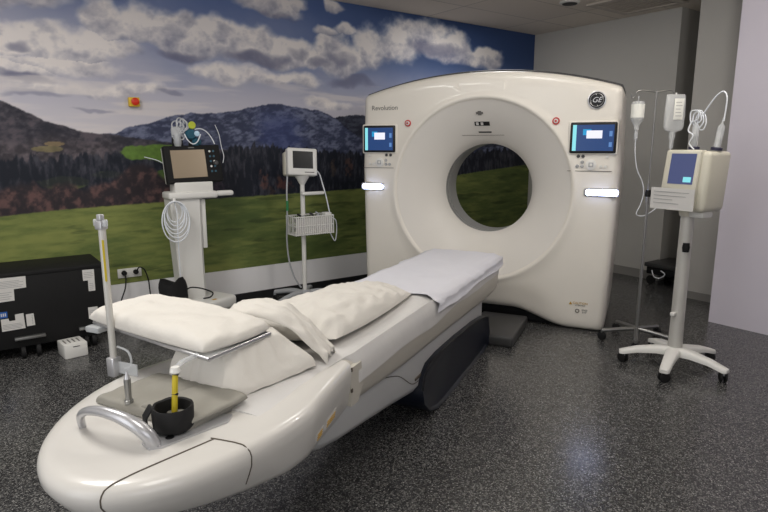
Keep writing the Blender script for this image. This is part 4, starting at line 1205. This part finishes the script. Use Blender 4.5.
# bottle on the left hook
q = c0 - hd_*.125
B1 = frame(q.x, q.y, -36)
bt = thing('infusion_bottle', 'small white-labelled infusion bottle hanging from the left hook', 'infusion bottle', B1, (0, 0, 1.62))
MB(B1).lathe((0, 0, 1.62), [(.016, 0), (.018, .03), (.040, .065), (.045, .08), (.045, .185), (.040, .20), (.02, .205)], 26).build('bottle', M['clearbag'], bt)
MB(B1).lathe((0, 0, 1.62), [(.0462, .085), (.0462, .182)], 26, cap=False).build('bottle_label', M['fluid'], bt)
MB(B1).tube([(0, 0, 1.825), (0, 0, 1.86)], .003, 6).build('hanger', M['clear'], bt)
MB(B1).lathe((0, 0, 1.545), [(.006, 0), (.013, .01), (.013, .06), (.007, .075)], 16).build('drip_chamber', M['clear'], bt)
MB(B1).tube([(0, 0, 1.55), (.005, 0, 1.45), (.03, 0, 1.33), (.075, 0, 1.24), (.092, 0, 1.16), (.075, 0, 1.07), (.05, 0, 1.00), (.10, 0, .985), (.16, -.01, 1.02), (.20, -.02, 1.06)], .0035, 7).build('line', M['tubing'], bt)
# bag on the right hook
q = c0 + hd_*.145
B2 = frame(q.x, q.y, -36)
bg = thing('infusion_bag', 'large clear infusion bag with white label hanging from the right hook', 'infusion bag', B2, (0, 0, 1.60))
b = MB(B2); rings = []
for z, w_, d_ in ((1.60, .014, .012), (1.608, .03, .016), (1.615, .060, .020), (1.635, .071, .028), (1.72, .073, .032), (1.80, .072, .026), (1.86, .069, .014), (1.872, .064, .006)):
    rings.append([(w_*math.copysign(abs(math.cos(a))**.55, math.cos(a)), d_*math.copysign(abs(math.sin(a))**.8, math.sin(a)), z) for a in [2*PI*k/24+.01 for k in range(24)]])
b.loft(rings); b.build('bag', M['clearbag'], bg, angle=60)
MB(B2).box(-.022, .045, -.036, -.028, 1.69, 1.84, .002).build('bag_label', M['fluid'], bg)
for k in range(5): MB(B2).box(-.012, .034-.006*(k % 3), -.0368, -.035, 1.715+.024*k, 1.719+.024*k).build('print_line', M['ink'], bg, smooth=False)
MB(B2).tube([(0, 0, 1.862), (0, 0, 1.885)], .006, 8).build('hanger', M['whiteplastic'], bg)
MB(B2).lathe((-.005, 0, 1.48), [(.008, 0), (.014, .012), (.014, .07), (.022, .08), (.022, .124)], 16).build('spike_port', M['clearbag'], bg)
MB(B2).tube([(-.005, 0, 1.49), (-.012, 0, 1.40), (-.015, .01, 1.3), (-.01, .02, 1.12)], .0035, 7).build('line', M['tubing'], bg)

# ------------------------------------------------------------------ dark trolley in the recess
FD = frame(4.10, -2.10, 0)
dt = thing('equipment_trolley', 'low dark trolley half hidden behind the injector pole', 'trolley', FD, (0, 0, 0))
MB(FD).box(-.12, .36, -.22, .20, .20, .245, .01).build('deck', M['darkgrey'], dt)
MB(FD).box(-.10, .34, -.20, .18, .12, .20, .01).build('undercarriage', M['black'], dt)
for x in (-.06, .30):
    for y in (-.16, .14):
        MB(FD).lathe((x-.015, y, .05), [(.035, 0), (.05, .004), (.05, .026), (.035, .03)], 20, 'x').build('caster', M['rubber'], dt)
        MB(FD).cyl((x, y, .05), (x, y, .13), .012, .012, 10).build('caster_stem', M['steel'], dt)
MB(FD).tube([(-.13, .10, .17), (-.15, .06, .11), (-.14, 0, .10), (-.135, -.05, .15), (-.13, 0, .18)], .006, 8).build('cable', M['tubing'], dt)

# ------------------------------------------------------------------ camera
cam = bpy.data.cameras.new('camera'); co = bpy.data.objects.new('camera', cam); C.objects.link(co)
cam.sensor_fit = 'HORIZONTAL'; cam.sensor_width = 36; cam.lens = 580/768*36; cam.clip_start = .05
co.location = (-2.055, -5.275, 1.5)
co.rotation_euler = (math.radians(90-10.7), 0, math.radians(-36.204))
scn.camera = co

# ------------------------------------------------------------------ light
def area(name, loc, size, energy, color, sy=None, rot=(0, 0, 0), spread=None):
    l = bpy.data.lights.new(name, 'AREA'); l.energy = energy; l.color = color
    l.shape = 'RECTANGLE'; l.size = size; l.size_y = sy or size
    if spread: l.spread = math.radians(spread)
    o = bpy.data.objects.new(name, l); C.objects.link(o); o.location = loc; o.rotation_euler = rot
    return o
warm = (1.0, .97, .93); cool = (.94, .96, 1.0)
def point_fill(name, loc, energy, color, rad=.12):
    l = bpy.data.lights.new(name, 'POINT'); l.energy = energy; l.color = color; l.shadow_soft_size = rad
    o = bpy.data.objects.new(name, l); C.objects.link(o); o.location = loc
    return o
area('ceiling_lamp', (-2.0, -2.2, CZ-.02), .6, 46, warm, 1.2)
area('ceiling_lamp', (-1.7, -4.6, CZ-.02), .6, 22, warm, 1.2)
area('ceiling_lamp', (.7, -2.6, CZ-.02), .5, 12, warm, .5)
area('ceiling_lamp', (2.6, -.9, CZ-.02), .6, 11, warm, .6)  # unseen, added to brighten the mural seen through the bore
point_fill('ceiling_fill', (1.5, -3.9, CZ-.30), 34, warm)  # unseen point light, added to lift the dark ceiling
# unseen soft panels, added as fill for the grey wall and ceiling
area('rear_fill_panel', (-2.4, -7.5, 1.7), 3.0, 26, cool, 1.7, (math.radians(90), 0, 0))
area('left_fill_panel', (-4.2, -4.2, 1.7), 2.8, 30, cool, 1.6, (0, math.radians(-90), 0))
w = bpy.data.worlds.new('world'); scn.world = w; w.use_nodes = True
w.node_tree.nodes['Background'].inputs['Color'].default_value = (.5, .5, .55, 1)
w.node_tree.nodes['Background'].inputs['Strength'].default_value = .05
scn.view_settings.view_transform = 'Standard'; scn.view_settings.look = 'None'
scn.view_settings.gamma = 1.0; scn.view_settings.use_curve_mapping = False
scn.view_settings.exposure = 0.0
